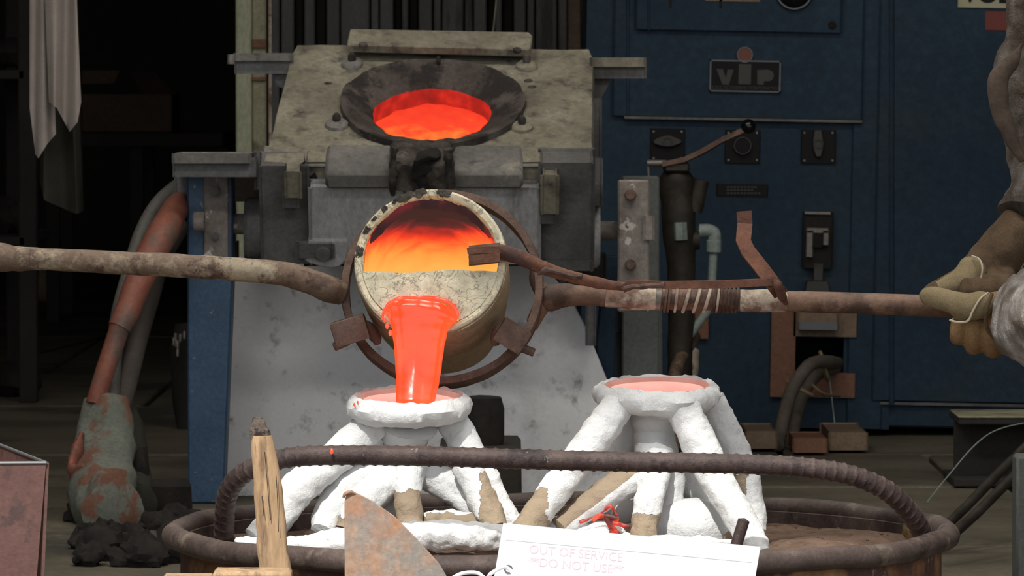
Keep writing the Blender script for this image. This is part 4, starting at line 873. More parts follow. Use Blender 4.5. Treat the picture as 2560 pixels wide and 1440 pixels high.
lm.leg([(1060, 1310, 5.94, 26), (1120, 1300, 5.95, 26), (1190, 1310, 5.94, 28), (1240, 1320, 5.93, 26)], 'base_bar', chip=below(1280, 30))
rm = Mould('white ceramic casting mould on the right, behind the white sign', P(1640, 1400, 6.0), None)
rm.cup(1645, 962, 6.02, 162, 66)
rm.leg([(1640, 1030, 6.02, 78), (1636, 1050, 6.02, 62), (1635, 1090, 6.02, 52), (1640, 1140, 6.01, 54), (1645, 1190, 6.0, 60)], 'sprue')
rm.leg([(1545, 1015, 5.985, 42), (1505, 1070, 5.97, 44), (1460, 1130, 5.96, 42), (1410, 1195, 5.95, 40), (1355, 1270, 5.935, 38), (1310, 1335, 5.92, 38)], chip=below(1215, 50, 1372, -1))
rm.leg([(1705, 1015, 5.975, 44), (1735, 1080, 5.965, 44), (1768, 1150, 5.955, 44), (1800, 1215, 5.945, 42), (1840, 1280, 5.93, 40), (1880, 1345, 5.915, 36), (1905, 1388, 5.90, 26)])
rm.leg([(1775, 1000, 6.05, 36), (1808, 1060, 6.05, 36), (1842, 1130, 6.05, 34), (1868, 1195, 6.045, 32), (1882, 1270, 6.04, 30), (1890, 1330, 6.03, 26)], chip=below(1180, 40, 1868, -1))
rm.leg([(1590, 1030, 6.07, 34), (1572, 1090, 6.07, 42), (1562, 1150, 6.07, 46), (1585, 1250, 6.06, 40)])
rm.leg([(1640, 1165, 5.985, 44), (1580, 1195, 5.975, 42), (1510, 1240, 5.965, 38), (1445, 1285, 5.955, 34), (1400, 1320, 5.945, 28)], chip=lambda v: max(-.2, min(.9, .35+(1500-pixof(v)[0])/90+( (1255-(pixof(v)[0]-1420)*-.0) -0)*0-((pixof(v)[1]-(1255+(1500-pixof(v)[0])*.62))/14))))
rm.leg([(1645, 1150, 5.98, 42), (1635, 1200, 5.955, 38), (1622, 1250, 5.94, 35), (1612, 1310, 5.93, 34), (1608, 1360, 5.92, 34)], chip=below(1282, 22))
rm.leg([(1682, 1165, 5.995, 32), (1682, 1215, 5.99, 30), (1678, 1270, 5.985, 30)])
rm.leg([(1690, 1180, 6.03, 42), (1740, 1210, 6.03, 44), (1790, 1260, 6.02, 44), (1840, 1330, 6.0, 40)])
rm.blob((1725, 1320), 5.985, (112, 70, 75)); rm.blob((1648, 1172), 6.0, (72, 55, 34))
rm.blob((1415, 1335), 5.965, (75, 60, 45), chip=lambda v: -.2); rm.blob((1560, 1275), 6.03, (48, 40, 34))
rm.blob((1505, 1325), 5.96, (52, 45, 22)); rm.blob((1850, 1345), 5.96, (44, 40, 30), chip=below(1330, 30))
rm.leg([(1550, 1330, 5.955, 30), (1490, 1355, 5.94, 36), (1400, 1370, 5.93, 38), (1330, 1372, 5.93, 34)], 'base_bar')
rm.leg([(1560, 1365, 5.93, 34), (1640, 1372, 5.92, 36), (1740, 1376, 5.92, 36), (1850, 1384, 5.91, 32)], 'base_bar')
rm.blob((1455, 1372), 6.0, (130, 40, 40), 'shell_lobe')
# leaked glowing metal in the crack
le = MB()
for pts, r_ in (([(1450, 1306), (1475, 1296), (1500, 1284), (1520, 1270)], 5), ([(1480, 1300), (1500, 1290), (1522, 1292), (1545, 1300)], 12), ([(1510, 1288), (1525, 1310), (1540, 1330), (1555, 1345)], 13), ([(1530, 1308), (1552, 1312), (1572, 1318)], 9), ([(1525, 1330), (1545, 1338), (1560, 1338)], 9), ([(1512, 1272), (1528, 1266), (1540, 1290)], 8)):
    le.tube([P(x_, y_, 5.93) for x_, y_ in pts], L(r_*.62, 5.918), 10, 5, sec=(1, .6))
single('leaked_metal', le, g_ember, 'glowing orange metal leaking from a crack at the right mould\'s foot', 'metal', amp=.0014, nsc=120)

# ------------------------------------------------------------------ crucible
MC = P(1076, 655, 5.985); AX = Vector((.013, .236, -.078)); AX = AX.normalized()
tX = (Vector((1, 0, 0))-AX*AX.x).normalized(); tZ = tX.cross(AX).normalized()
if tZ.z < 0: tZ = -tZ
CR = L(191, 5.985); CL = .245
rotk = Matrix((tX, AX, tZ)).transposed()
cu = Thing('crucible', 'cream clay crucible tilted forward with a glowing inside', 'crucible', MC, rotk)   # local: x right, y inward, z up
prof = [(0, CR*.93), (-.002, CR*.965), (0, CR*.995), (.004, CR), (.03, CR*1.0), (.08, CR*.985), (.14, CR*.93), (.19, CR*.86), (.225, CR*.80), (.24, CR*.74), (CL, CR*.6), (CL, 0)]
def cw_(a, z, r): return 1+.006*math.sin(2*a+.5)+.004*math.sin(5*a)
cu.part('outer_wall', MB().rev(prof, Vector((0, 0, 0)), Vector((0, 1, 0)), Vector((1, 0, 0)), Vector((0, 0, 1)), 96, cw_), m_outer, world=False, amp=.0008)
RI = CR*.885
rim_ = [(.012, RI*.985), (.0, RI), (-.0025, RI*1.02), (-.004, CR*.96), (-.0025, CR*.985), (.006, CR*1.002)]
ro_ = cu.part('rim', MB().rev(rim_, Vector((0, 0, 0)), Vector((0, 1, 0)), Vector((1, 0, 0)), Vector((0, 0, 1)), 96, cw_), m_lid, world=False, amp=.001)
# burnt slag lumps along the upper rim
for a0, a1, w_, s_ in ((93, 122, .010, 1), (74, 84, .009, 1), (128, 133, .006, .6), (150, 156, .007, .7), (168, 176, .008, .9), (140, 143, .004, .6)):
    pts = []
    for i in range(9):
        a_ = math.radians(a0+(a1-a0)*i/8); rr = CR*(.945+.012*math.sin(i*2.1)); pts.append((rr*math.cos(a_), -.004, rr*math.sin(a_)))
    cu.part('burnt_slag', MB().tube(pts, [.002]+[w_*.42*(1+.4*math.sin(i*1.9)) for i in range(7)]+[.002], 10, 4, sec=(.22, 1), up=(0, -1, 0)), m_slag, world=False, parent=ro_, amp=.0022, nsc=130)
# inner wall
def inner(name, prof_, m_, **k): return cu.part(name, MB().rev(prof_, Vector((0, 0, 0)), Vector((0, 1, 0)), Vector((1, 0, 0)), Vector((0, 0, 1)), 72), m_, world=False, **k)
g_in = glow('crucible_inside', [(0.0, (1, .46, .09)), (.25, (1, .34, .055)), (.42, (1, .15, .03)), (.54, (.95, .05, .02)), (.64, (.45, .02, .018)), (.72, (.12, .015, .02)), (.84, (.025, .012, .016))], 1.0, 26, zr=(-.014, .058), axis='H', mixn=.42, gloss=.8, dist=.5, bump=.6, spec=.15)
inner('inner_wall', [(.004, RI*.99), (.03, RI*.985), (.08, RI*.96), (.13, RI*.9), (.17, RI*.82), (.19, RI*.6), (.195, 0)], g_in, amp=.002, nsc=40)
# crust hanging in the upper part of the mouth
vs = []; fs = []; n1 = 60; n2 = 10
for i in range(n1+1):
    a_ = math.radians(25+(160-25)*i/n1); w_ = .003+.006*math.sin((a_-math.radians(25))/math.radians(135)*PI)**.8*(1+.25*noise.noise(Vector((a_*3, 1, 0)))) 
    for j in range(n2+1):
        rr = RI*1.0-w_*j/n2; dep = .004+.012*(j/n2)**1.0+.006*noise.noise(Vector((rr*40*math.cos(a_), rr*40*math.sin(a_), 5))); vs.append((rr*math.cos(a_), dep, rr*math.sin(a_)))
for i in range(n1):
    for j in range(n2): q = i*(n2+1)+j; fs.append((q, q+n2+1, q+n2+2, q+1))
g_crust = glow('dark_hot_crust', [(0.3, (.012, .008, .009)), (.5, (.035, .012, .015)), (.62, (.12, .014, .018)), (.75, (.32, .02, .02))], 1.0, 26, gloss=.8, dist=.6, bump=.8, spec=.2)
cu.part('slag_crust', MB().add(vs, fs), g_crust, world=False, amp=.004, nsc=50)
# dam plate across the lower mouth, with a spout opening
bm = bmesh.new(); zc = -.0118; RD = RI*1.012; outl = []
a_s = math.asin(zc/RD)
for i in range(49):
    a_ = PI-a_s+(PI+2*a_s)*i/48; outl.append((RD*math.cos(a_), RD*math.sin(a_)))
hx0, hx1, hz = (958-1076)/13500*6*1.0, (1146-1076)/13500*6, (655-742)/13500*6*1.06
def zat(x): return -math.sqrt(max(0, RD*RD-x*x))
# split the dam in vertical strips so that the arch is a real opening
NS = 80; vs = []; fs = []; cxh = (hx0+hx1)/2; rh = (hx1-hx0)/2; zb_ = (655-800)/13500*6*1.06
for i in range(NS+1):
    x = -RD*.996+2*RD*.996*i/NS; topz = zc+.0012*math.sin(x*60); bot = min(zat(x), topz-.0005)
    u_ = (x-cxh)/rh
    if abs(u_) < 1: bot = max(bot, zb_+(hz-zb_)*math.sqrt(1-u_*u_)**.8)
    vs += [(x, -.003, topz), (x, -.003, (topz+bot)/2), (x, -.003, bot), (x, .012, bot), (x, .012, (topz+bot)/2), (x, .012, topz)]
for i in range(NS):
    for j in range(6): q = (j+1) % 6; fs.append((i*6+j, (i+1)*6+j, (i+1)*6+q, i*6+q))
cu.part('dam_plate', MB().add(vs, fs), m_lid, world=False, amp=.0007, nsc=70)
# rim bottom is cut by the spout: glowing lip
lip = [(x_, y_, Y) for x_, y_, Y in ((955, 800, 5.958), (962, 775, 5.957), (985, 752, 5.957), (1040, 745, 5.957), (1095, 748, 5.957), (1130, 763, 5.957), (1143, 785, 5.956), (1128, 800, 5.955))]
cu.part('glowing_lip', MB().tube([P(*p) for p in lip], [L(q, 6) for q in (4, 5, 6, 5, 5, 6, 6, 3)], 12, 6), g_lip, amp=.0012, nsc=80)
cu.part('melt_in_spout', MB().ell(P(1048, 782, 5.968), (L(85, 6), L(30, 6), L(30, 6)), 32, 16), g_lip, amp=.0012, nsc=60)
# molten stream
sp_ = [(1052, 768, 5.960, 80), (1050, 785, 5.955, 88), (1047, 802, 5.951, 77), (1045, 830, 5.948, 67), (1044, 870, 5.944, 61), (1043, 910, 5.939, 57), (1041, 950, 5.932, 53), (1037, 985, 5.925, 49), (1036, 1006, 5.921, 47)]
def fl_(d, a): return 1+.05*math.cos(3*a+.6)+.035*math.cos(7*a+d*6)+.02*math.cos(12*a)
st = single('molten_stream', MB().tube([P(p[0], p[1], p[2]) for p in sp_], [L(p[3], p[2]) for p in sp_], 64, 10, sec=(1, .42), rfn=fl_, up=(1, 0, 0)), g_stream, 'bright orange stream of molten bronze falling from crucible into the left mould', 'molten metal', amp=.0006, nsc=30)
mb = MB()
for x_, y_, s_ in ((962, 800, 4), (968, 815, 5), (976, 832, 5), (829, 1128, 4.5), (886, 1012, 3), (894, 1006, 2.5), (916, 1022, 3)):
    Y = 5.935 if y_ < 900 else (5.80-.0115 if x_ < 850 else 5.925)
    mb.ell(P(x_, y_, Y), (L(s_, 6), L(s_, 6), L(s_*1.6, 6)), 10, 8)
single('metal_splashes', mb, g_lip, 'tiny glowing splashes beside the molten stream and on the bail', 'splash', kind='stuff')

# ------------------------------------------------------------------ pouring shank
RC = P(1106, 722, 6.06); 
sk = Thing('pouring_shank', 'long rusty two man pouring shank with ring around the crucible', 'shank', RC)
RR = L(243, 6.06)
def rp(a): return RC+tX*RR*math.cos(a)+tZ*RR*math.sin(a)
sk.part('ring_band', MB().tube([rp(2*PI*i/40) for i in range(40)], .0075, 4, 3, closed=True, sec='box', rfn=lambda d, a: 1).join(MB()), m_rust, amp=.0005) if False else None
vs = []; fs = []; n = 120
for k in range(n):
    a_ = 2*PI*k/n; d = tX*math.cos(a_)+tZ*math.sin(a_)
    for rr, yy in ((RR-.004, -.011), (RR+.004, -.011), (RR+.005, -.008), (RR+.005, .011), (RR-.004, .011)): vs.append(RC+d*rr+AX*yy)
for k in range(n):
    q = (k+1) % n
    for j in range(5): i2 = (j+1) % 5; fs.append((k*5+j, k*5+i2, q*5+i2, q*5+j))
sk.part('ring_band', MB().add(vs, fs), m_rust, amp=.0006, nsc=60)
def skt(name, pts, m_, n=20, sub=8, parent=None, **k):
    return sk.part(name, MB().tube([P(p[0], p[1], p[2]) for p in pts], [L(p[3], p[2]) for p in pts], n, sub), m_, parent=parent, **k)
skt('left_handle', [(-700, 612, 6.0, 27), (-200, 632, 6.01, 34), (-90, 638, 6.02, 40), (0, 643, 6.02, 36), (45, 647, 6.02, 31), (120, 648, 6.02, 28), (300, 657, 6.03, 29), (460, 665, 6.03, 30), (600, 674, 6.04, 30), (700, 683, 6.04, 30), (770, 702, 6.05, 32), (820, 722, 6.05, 34), (856, 735, 6.055, 30)], m_pipe, amp=.0009, nsc=40)
fk = skt('right_yoke', [(1345, 748, 6.06, 18), (1375, 745, 6.055, 34), (1410, 738, 6.05, 30), (1450, 738, 6.05, 25), (1520, 741, 6.05, 24)], m_piperust, amp=.0008)
skt('yoke_prong', [(1338, 672, 6.06, 14), (1342, 705, 6.06, 18), (1362, 738, 6.055, 22)], m_rust, parent=fk, amp=.0005)
skt('yoke_prong', [(1330, 820, 6.06, 14), (1338, 795, 6.06, 19), (1360, 755, 6.055, 22)], m_piperust, parent=fk, amp=.0005)
rh_ = skt('right_handle', [(1500, 742, 6.05, 25), (1640, 748, 6.05, 26), (1850, 751, 6.05, 27), (2100, 757, 6.05, 27), (2300, 764, 6.04, 27), (2480, 775, 6.04, 27), (2700, 792, 6.03, 27)], m_piperust, amp=.0005)
skt('ash_coating', [(1516, 741, 6.049, 26), (1580, 745, 6.047, 29), (1640, 747, 6.049, 27.5)], m_ash, amp=.0012, nsc=60, parent=rh_)
skt('ash_coating', [(1852, 752, 6.049, 27.6), (1900, 752, 6.047, 28.6), (1965, 753, 6.049, 27.4)], m_ash, amp=.0008, nsc=60, parent=rh_)
skt('collar', [(1640, 747, 6.049, 28.5), (1652, 748, 6.049, 29)], m_steel, parent=rh_)
for i, x_ in enumerate((1664, 1672, 1690, 1716, 1742, 1768, 1786, 1794, 1802, 1812, 1822, 1832, 1842)):
    c_ = P(x_, 749+(x_-1664)*.012, 6.05); r_ = L(30, 6.05)
    sk.part('wire_wrap', MB().tube([c_+Vector((.004*math.cos(a_)*(1 if i in (3, 4, 5) else .4), r_*math.sin(a_), r_*math.cos(a_))) for a_ in [2*PI*j/12 for j in range(12)]], L(3.6 if i not in (3, 4, 5) else 4.5, 6), 6, 3, closed=True), m_ash if i in (2, 3, 4, 5, 7) else m_rust, parent=rh_)
# hold down lever
skt('hold_down_bar', [(1225, 630, 5.975, 20), (1262, 632, 5.97, 18), (1310, 648, 5.97, 19), (1360, 670, 5.975, 17), (1430, 692, 5.985, 15), (1500, 708, 5.995, 14), (1570, 718, 6.005, 11)], m_rustred, amp=.0009, nsc=60)
cp = MB()   # curved channel end
for r0_, r1_ in ((.0, 1),):
    pts_o = []; A0 = P(1172, 640, 5.972); A1 = P(1250, 632, 5.972)
    vs = []; fs = []; n = 14; R1 = L(27, 6)
    for e, base in enumerate((A0, A1)):
        for rr in (R1, R1*.78):
            for k in range(n+1):
                a_ = math.radians(70+220*k/n); vs.append(base+Vector((0, rr*.75*math.cos(a_)*1, rr*math.sin(a_)*.95)))
    m_ = n+1
    for k in range(n):
        fs += [(k, k+1, 2*m_+k+1, 2*m_+k), (m_+k+1, m_+k, 3*m_+k, 3*m_+k+1), (k+1, k, m_+k, m_+k+1), (2*m_+k, 2*m_+k+1, 3*m_+k+1, 3*m_+k)]
    fs += [(0, 2*m_, 3*m_, m_), (m_-1, 2*m_-1, 4*m_-1, 3*m_-1)]
    cp.add(vs, fs)
cp2 = MB(); cp2.strap([P(1168, 628, 5.955), P(1200, 624, 5.955), P(1252, 624, 5.955)], L(16, 6), L(14, 6), (0, 0, 1)); cp2.strap([P(1172, 650, 5.952), P(1210, 646, 5.952), P(1250, 643, 5.952)], L(22, 6), L(8, 6), (0, 0, 1))
sk.part('hold_down_shoe', cp, m_rust); sk.part('shoe_rib', cp2, m_rustred)
sk.part('lever_strap', MB().strap([P(1555, 724, 6.0), P(1570, 710, 6.0), P(1660, 712, 6.0), P(1800, 711, 6.0), P(1900, 706, 6.0), P(1944, 704, 6.0)], L(19, 6), L(20, 6), (0, 0, 1)), m_rustred, amp=.0004)
sk.part('weld_bead', MB().tube([P(1345, 680, 5.972), P(1380, 676, 5.965), P(1430, 690, 5.968), P(1455, 690, 5.97)], L(8, 6), 8), m_rust, amp=.0015, nsc=120)
sk.part('weld_bead', MB().tube([P(1560, 722, 5.99), P(1600, 716, 5.985), P(1660, 712, 5.985)], L(7, 6), 8), m_rust, amp=.0015, nsc=120)
sk.part('lever_grip', MB().strap([P(1860, 528, 6.03), P(1862, 560, 6.03), P(1858, 602, 6.01), P(1870, 628, 6.01), P(1905, 672, 6.0), P(1938, 716, 6.0), P(1952, 735, 6.01)], L(38, 6), L(7, 6), (1, .2, .15)), m_rustred)
sk.part('strap_end', MB().tube([P(1935, 700, 5.99), P(1945, 716, 5.99), P(1955, 740, 6.0), P(1965, 758, 6.02)], [L(q, 6) for q in (8, 12, 12, 6)], 10), m_rustred, amp=.001)
# clamps
def clamp(cx, cy, ang, w_, h_, Y, bolt, hook):
    M = Matrix.Translation(P(cx, cy, Y)) @ Matrix.Rotation(ang, 4, 'Y')
    mb = MB().box((-L(w_, 6)/2, -.022, -L(h_, 6)/2), (L(w_, 6)/2, .03, L(h_, 6)/2), .003, M, 2)
    c_ = sk.part('clamp_block', mb, m_rust, amp=.0006)
    sk.part('clamp_hook', MB().tube([P(x_, y_, Y+.01) for x_, y_ in hook], [L(q, 6) for q in (16, 18, 15, 9)][:len(hook)], 12, 5), m_rust, parent=c_, amp=.0005)
    a = P(*bolt[0], Y); b = P(*bolt[1], Y); sk.part('clamp_bolt', MB().cyl(a, b, L(11, 6), n=8, bev=.001), m_rust, parent=c_)
clamp(876, 826, math.radians(-17), 88, 62, 6.0, ((834, 868), (872, 852)), [(905, 812), (925, 825), (940, 845), (944, 860)])
clamp(1280, 840, math.radians(32), 78, 62, 6.0, ((1300, 868), (1336, 882)), [(1262, 815), (1248, 830), (1240, 852), (1238, 862)])

# ------------------------------------------------------------------ worker
def worker():
    B = Vector((1.02, 6.05, 0))
    wk = Thing('person', 'person in a silver coat and suede gloves gripping the right handle', 'person', B)
    X = lambda x, y, z: Vector((x, y, z))
    mb = MB()     # body: one skin
    mb.tube([X(1.12, 6.02, .78), X(1.12, 6.0, .95), X(1.08, 5.98, 1.12), X(1.02, 5.96, 1.25), X(.99, 5.95, 1.32)], [.15, .15, .17, .14, .07], 20, 6, sec=(1.2, .8), up=(0, 1, 0))
    mb.tube([X(.99, 5.95, 1.3), X(.96, 5.95, 1.40)], .055, 14)
    mb.ell((.93, 5.95, 1.49), (.095, .078, .115), 20, 14)
    for sy in (-1, 1):
        mb.tube([X(1.14, 6.02+sy*.09, .82), X(1.00, 6.03+sy*.13, .5), X(1.10, 6.04+sy*.14, .12), X(1.11, 6.04+sy*.14, .05)], [.095, .068, .048, .045], 14, 6)
        mb.ell((1.05, 6.04+sy*.14, .045), (.13, .048, .045), 16, 10)
    for sh_, el_, wr_ in ((X(1.05, 6.14, 1.22), X(.71, 6.17, .93), X(.595, 6.09, .60)), (X(1.05, 5.78, 1.22), X(1.02, 5.70, .80), P(2590, 800, 5.95))):
        mb.tube([sh_, (sh_+el_)/2, el_], [.06, .05, .043], 14, 6); mb.tube([el_, (el_+wr_)/2, wr_], [.043, .038, .030], 14, 6)
    wk.part('body', remeshed(mb, .012, 4), m_trouser)
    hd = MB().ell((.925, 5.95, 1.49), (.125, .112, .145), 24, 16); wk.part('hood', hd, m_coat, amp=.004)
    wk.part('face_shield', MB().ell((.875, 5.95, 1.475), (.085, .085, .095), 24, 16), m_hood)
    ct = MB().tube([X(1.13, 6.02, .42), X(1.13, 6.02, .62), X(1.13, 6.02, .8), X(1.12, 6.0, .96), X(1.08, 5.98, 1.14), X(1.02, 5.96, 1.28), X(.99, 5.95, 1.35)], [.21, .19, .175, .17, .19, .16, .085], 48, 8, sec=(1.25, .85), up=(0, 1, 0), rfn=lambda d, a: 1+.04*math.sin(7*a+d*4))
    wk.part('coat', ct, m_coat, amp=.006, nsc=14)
    # rear sleeve (upper right of the picture)
    q = [(3560, -990, 6.13, 190), (3250, -780, 6.15, 190), (2990, -540, 6.16, 170), (2800, -330, 6.16, 150), (2672, -160, 6.16, 125), (2622, -40, 6.14, 108), (2612, 60, 6.12, 96), (2608, 130, 6.11, 98), (2590, 205, 6.10, 112), (2590, 290, 6.09, 96), (2596, 350, 6.08, 82), (2606, 420, 6.07, 76), (2598, 480, 6.06, 72), (2576, 540, 6.05, 80)]
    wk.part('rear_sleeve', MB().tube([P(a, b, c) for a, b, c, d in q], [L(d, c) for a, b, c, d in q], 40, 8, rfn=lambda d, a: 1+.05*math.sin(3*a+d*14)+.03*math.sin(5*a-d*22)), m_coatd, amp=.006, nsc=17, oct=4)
    wk.part('sleeve_fold', MB().tube([P(x_, y_, 6.02) for x_, y_ in ((2556, 110), (2524, 160), (2494, 205), (2504, 285), (2528, 350), (2556, 400))], [L(r_, 6) for r_ in (6, 20, 26, 24, 16, 5)], 16, 6, sec=(1, .6)), m_coatbrn, amp=.003, nsc=30)  # fold is a darker brown than the sleeve around it
    q = [(2700, 800, 5.78, 150), (2640, 800, 5.86, 142), (2590, 792, 5.90, 128), (2550, 780, 5.92, 100), (2522, 776, 5.93, 74)]
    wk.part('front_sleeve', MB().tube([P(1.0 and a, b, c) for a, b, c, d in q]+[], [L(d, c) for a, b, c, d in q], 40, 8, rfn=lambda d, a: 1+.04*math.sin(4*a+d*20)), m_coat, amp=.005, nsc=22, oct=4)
    for pts in ([(2560, 660), (2530, 720), (2512, 790), (2520, 850)], [(2500, 760), (2530, 740), (2560, 735)], [(2496, 800), (2530, 800), (2560, 815)], [(2512, 715), (2540, 760), (2560, 830)]):
        wk.part('quilted_seam', MB().tube([P(x_, y_, 5.93-L(104, 6)*math.sqrt(max(.05, 1-((y_-785)/125)**2))*(.45+.55*min(1, (x_-2480)/70))) for x_, y_ in pts], L(2.2, 6), 6), m_coatbrn)
    el_ = X(1.0, 5.66, .84)
    wk.part('front_upper_sleeve', MB().tube([P(2680, 800, 5.8), X(.80, 5.72, .60), el_, X(1.05, 5.74, 1.08), X(1.06, 5.82, 1.24)], [L(150, 5.8), .075, .075, .09, .10], 32, 8), m_coat, amp=.006, nsc=18)
    # rear glove: gauntlet + hand + five fingers
    g = MB()
    g.tube([P(2570, 570, 6.05), P(2520, 620, 6.05), P(2470, 665, 6.05), P(2440, 690, 6.05)], [L(r_, 6) for r_ in (74, 70, 62, 52)], 20, 6)
    g.tube([P(2455, 668, 6.03), P(2420, 700, 6.01), P(2390, 722, 6.0)], [L(r_, 6) for r_ in (50, 44, 36)], 18, 6)
    g.tube([P(2420, 690, 6.005), P(2378, 712, 6.0), P(2340, 728, 6.0), P(2310, 740, 5.998)], [L(r_, 6) for r_ in (32, 30, 27, 20)], 14, 6)          # thumb
    for i, (x_, rr) in enumerate(((2396, 17), (2430, 18), (2464, 18), (2497, 16))):
        g.tube([P(x_+34, 680, 6.07), P(x_+26, 690, 6.02), P(x_+20, 706, 5.975), P(x_+16, 724, 5.962), P(x_+12, 740, 5.965)], [L(rr*q_, 6) for q_ in (1.2, 1.1, 1.05, 1, .85)], 12, 6)
    wk.part('rear_glove', remeshed(g, .0032, 5), m_gloved, amp=.0008, nsc=60)
    g = MB(); g.tube([P(2432, 672, 6.0), P(2412, 700, 5.985), P(2378, 715, 5.98), P(2345, 725, 5.978)], [L(r_, 6) for r_ in (38, 38, 30, 22)], 18, 6)
    wk.part('palm_patch', g, m_glove, amp=.0008)
    wk.part('glove_seam', MB().tube([P(2430, 640, 5.985), P(2448, 648, 5.975), P(2456, 670, 5.968), P(2452, 700, 5.968)], L(2.5, 6), 6), m_seam)
    # front glove
    g = MB()
    g.tube([P(2560, 785, 5.92), P(2520, 782, 5.94), P(2480, 784, 5.955), P(2440, 790, 5.965), P(2405, 800, 5.975)], [L(r_, 6) for r_ in (62, 58, 54, 46, 32)], 22, 6, sec=(.8, 1), up=(0, 1, 0))
    for x_, rr, yb, ex in ((2394, 19, 866, 0), (2434, 22, 886, 0), (2477, 22, 893, 3), (2519, 20, 888, 3), (2535, 21, 862, 4)):
        if x_ == 2535: continue
        g.tube([P(x_+4, 800, 5.945), P(x_, 832, 5.945), P(x_+ex, yb-22, 5.962), P(x_+ex, yb-26, 6.01), P(x_+ex, yb-50, 6.05), P(x_+ex, yb-80, 6.075)], [L(rr*q_, 6) for q_ in (1.1, 1.1, 1.05, 1, .95, .8)], 14, 6)
    g2 = remeshed(g, .0026, 2)
    wk.part('front_glove', g2, m_glovey, amp=.0008, nsc=60)
    g = MB(); g.tube([P(2500, 748, 5.93), P(2452, 762, 5.925), P(2412, 765, 5.93), P(2370, 752, 5.945), P(2330, 742, 5.958), P(2308, 738, 5.965)], [L(r_, 6) for r_ in (14, 36, 34, 28, 27, 20)], 20, 6)
    g.tube([P(2450, 765, 5.93), P(2412, 782, 5.93), P(2388, 790, 5.94)], [L(r_, 6) for r_ in (26, 22, 12)], 14, 6)
    wk.part('front_glove_thumb', remeshed(g, .003, 4), m_glove, amp=.0007, nsc=60)
    wk.part('glove_seam', MB().tube([P(2374, 800, 5.918), P(2395, 806, 5.912), P(2420, 802, 5.908), P(2432, 778, 5.908), P(2450, 748, 5.91), P(2470, 732, 5.92)], L(3, 6), 6), m_seam)
    wk.part('wrist_hem', MB().tube([P(2480, 735, 5.905), P(2466, 775, 5.895), P(2468, 820, 5.90), P(2490, 852, 5.905)], L(5, 6), 8), m_gloved)
worker()

# ------------------------------------------------------------------ foreground
YW = 5.42
wsk = Thing('wooden_stake', 'weathered wooden stake with charred tip standing left of the moulds', 'stake', (P(690, 0, YW).x, YW, 0))
tp = [(628, 1060, 0), (632, 1048, 1), (648, 1046, 1), (665, 1058, 1), (677, 1078, 0), (684, 1120, 0), (700, 1160, 0), (702, 1200, 0), (708, 1260, 0), (712, 1310, 0), (720, 1370, 0), (728, 1440, 0)]
L_ = [(628, 1060), (629, 1110), (630, 1180), (634, 1260), (640, 1320), (645, 1380), (648, 1440)]
Rr = [(672, 1064), (682, 1110), (700, 1180), (708, 1260), (714, 1320), (722, 1380), (728, 1440)]
def stake(ya, yb, grow=1.0):
    mb = MB(); vs = []; fs = []; n = 16; steps = 40; d_ = L(26, YW)
    def itp(Ls, y):
        for i in range(len(Ls)-1):
            if Ls[i][1] <= y <= Ls[i+1][1]: t = (y-Ls[i][1])/(Ls[i+1][1]-Ls[i][1]); return Ls[i][0]*(1-t)+Ls[i+1][0]*t
        return Ls[0][0] if y < Ls[0][1] else Ls[-1][0]+(y-Ls[-1][1])*.08
    for i in range(steps+1):
        y = ya+(yb-ya)*i/steps; a, b = itp(L_, y), itp(Rr, y)
        sh_ = 1.0 if y > 1075 else max(.25, (y-1040)/35); c_ = P((a+b)/2-(1-sh_)*8, y, YW+.012); hw = L((b-a)/2, YW)*grow*(sh_**.6)
        for k in range(n):
            th_ = 2*PI*k/n; ca, sa = math.cos(th_), math.sin(th_); q_ = (abs(ca)**3.2+abs(sa)**3.2)**(-1/3.2)
            vs.append(c_+Vector((hw*ca*q_, d_*sa*q_*.6*grow*(sh_**.4), 0)))
    for i in range(steps):
        for k in range(n): q = (k+1) % n; fs.append((i*n+k, (i+1)*n+k, (i+1)*n+q, i*n+q))
    m = len(vs); vs += [sum((vs[k] for k in range(n)), Vector())/n, sum((vs[steps*n+k] for k in range(n)), Vector())/n]
    for k in range(n): q = (k+1) % n; fs += [(m, k, q), (m+1, steps*n+q, steps*n+k)]
    return mb.add(vs, fs)
zbot = 1440+(P(0, 1440, YW+.012).z-.001)/L(1, YW)*.999
wsk.part('shaft', stake(1090, zbot), m_wood, amp=.0022, nsc=30, oct=4)
wsk.part('charred_tip', stake(1046, 1100, 1.02), m_char, amp=.003, nsc=60, oct=4)
mb = MB()
for pts in ([(662, 1130), (668, 1200), (676, 1300)], [(690, 1190), (694, 1250), (696, 1330)], [(655, 1240), (660, 1290)]):
    mb.tube([P(x_, y_, YW-.0002) for x_, y_ in pts], L(1.0, YW), 6)
wsk.part('drying_cracks', mb, m_char)
# crate with the board edge showing
yc = 5.3; bx = Thing('wooden_crate', 'wooden crate whose pale top edge shows at the bottom left of centre', 'crate', (P(570, 0, yc).x, yc+.0, 0))
zt = P(0, 1428, yc).z; x0, x1 = P(400, 0, yc).x, P(722, 0, yc).x
for i in range(3): bx.part('board', MB().box((x0, yc, .005+i*(zt-.02)/3), (x1, yc+.014, (i+1)*(zt-.02)/3), .002), m_wood)
bx.part('top_board', MB().box((P(528, 0, yc).x, yc-.004, zt-.012), (x1+.001, yc+.045, zt), .003), m_wood, amp=.0006)
bx.part('top_board', MB().box((x0, yc-.002, zt-.017), (P(526, 0, yc).x, yc+.045, zt-.006), .002), m_wood)
for x_ in (x0, x1-.02): bx.part('corner_post', MB().box((x_, yc+.014, 0), (x_+.02, yc+.04, zt-.012), .002), m_wood)
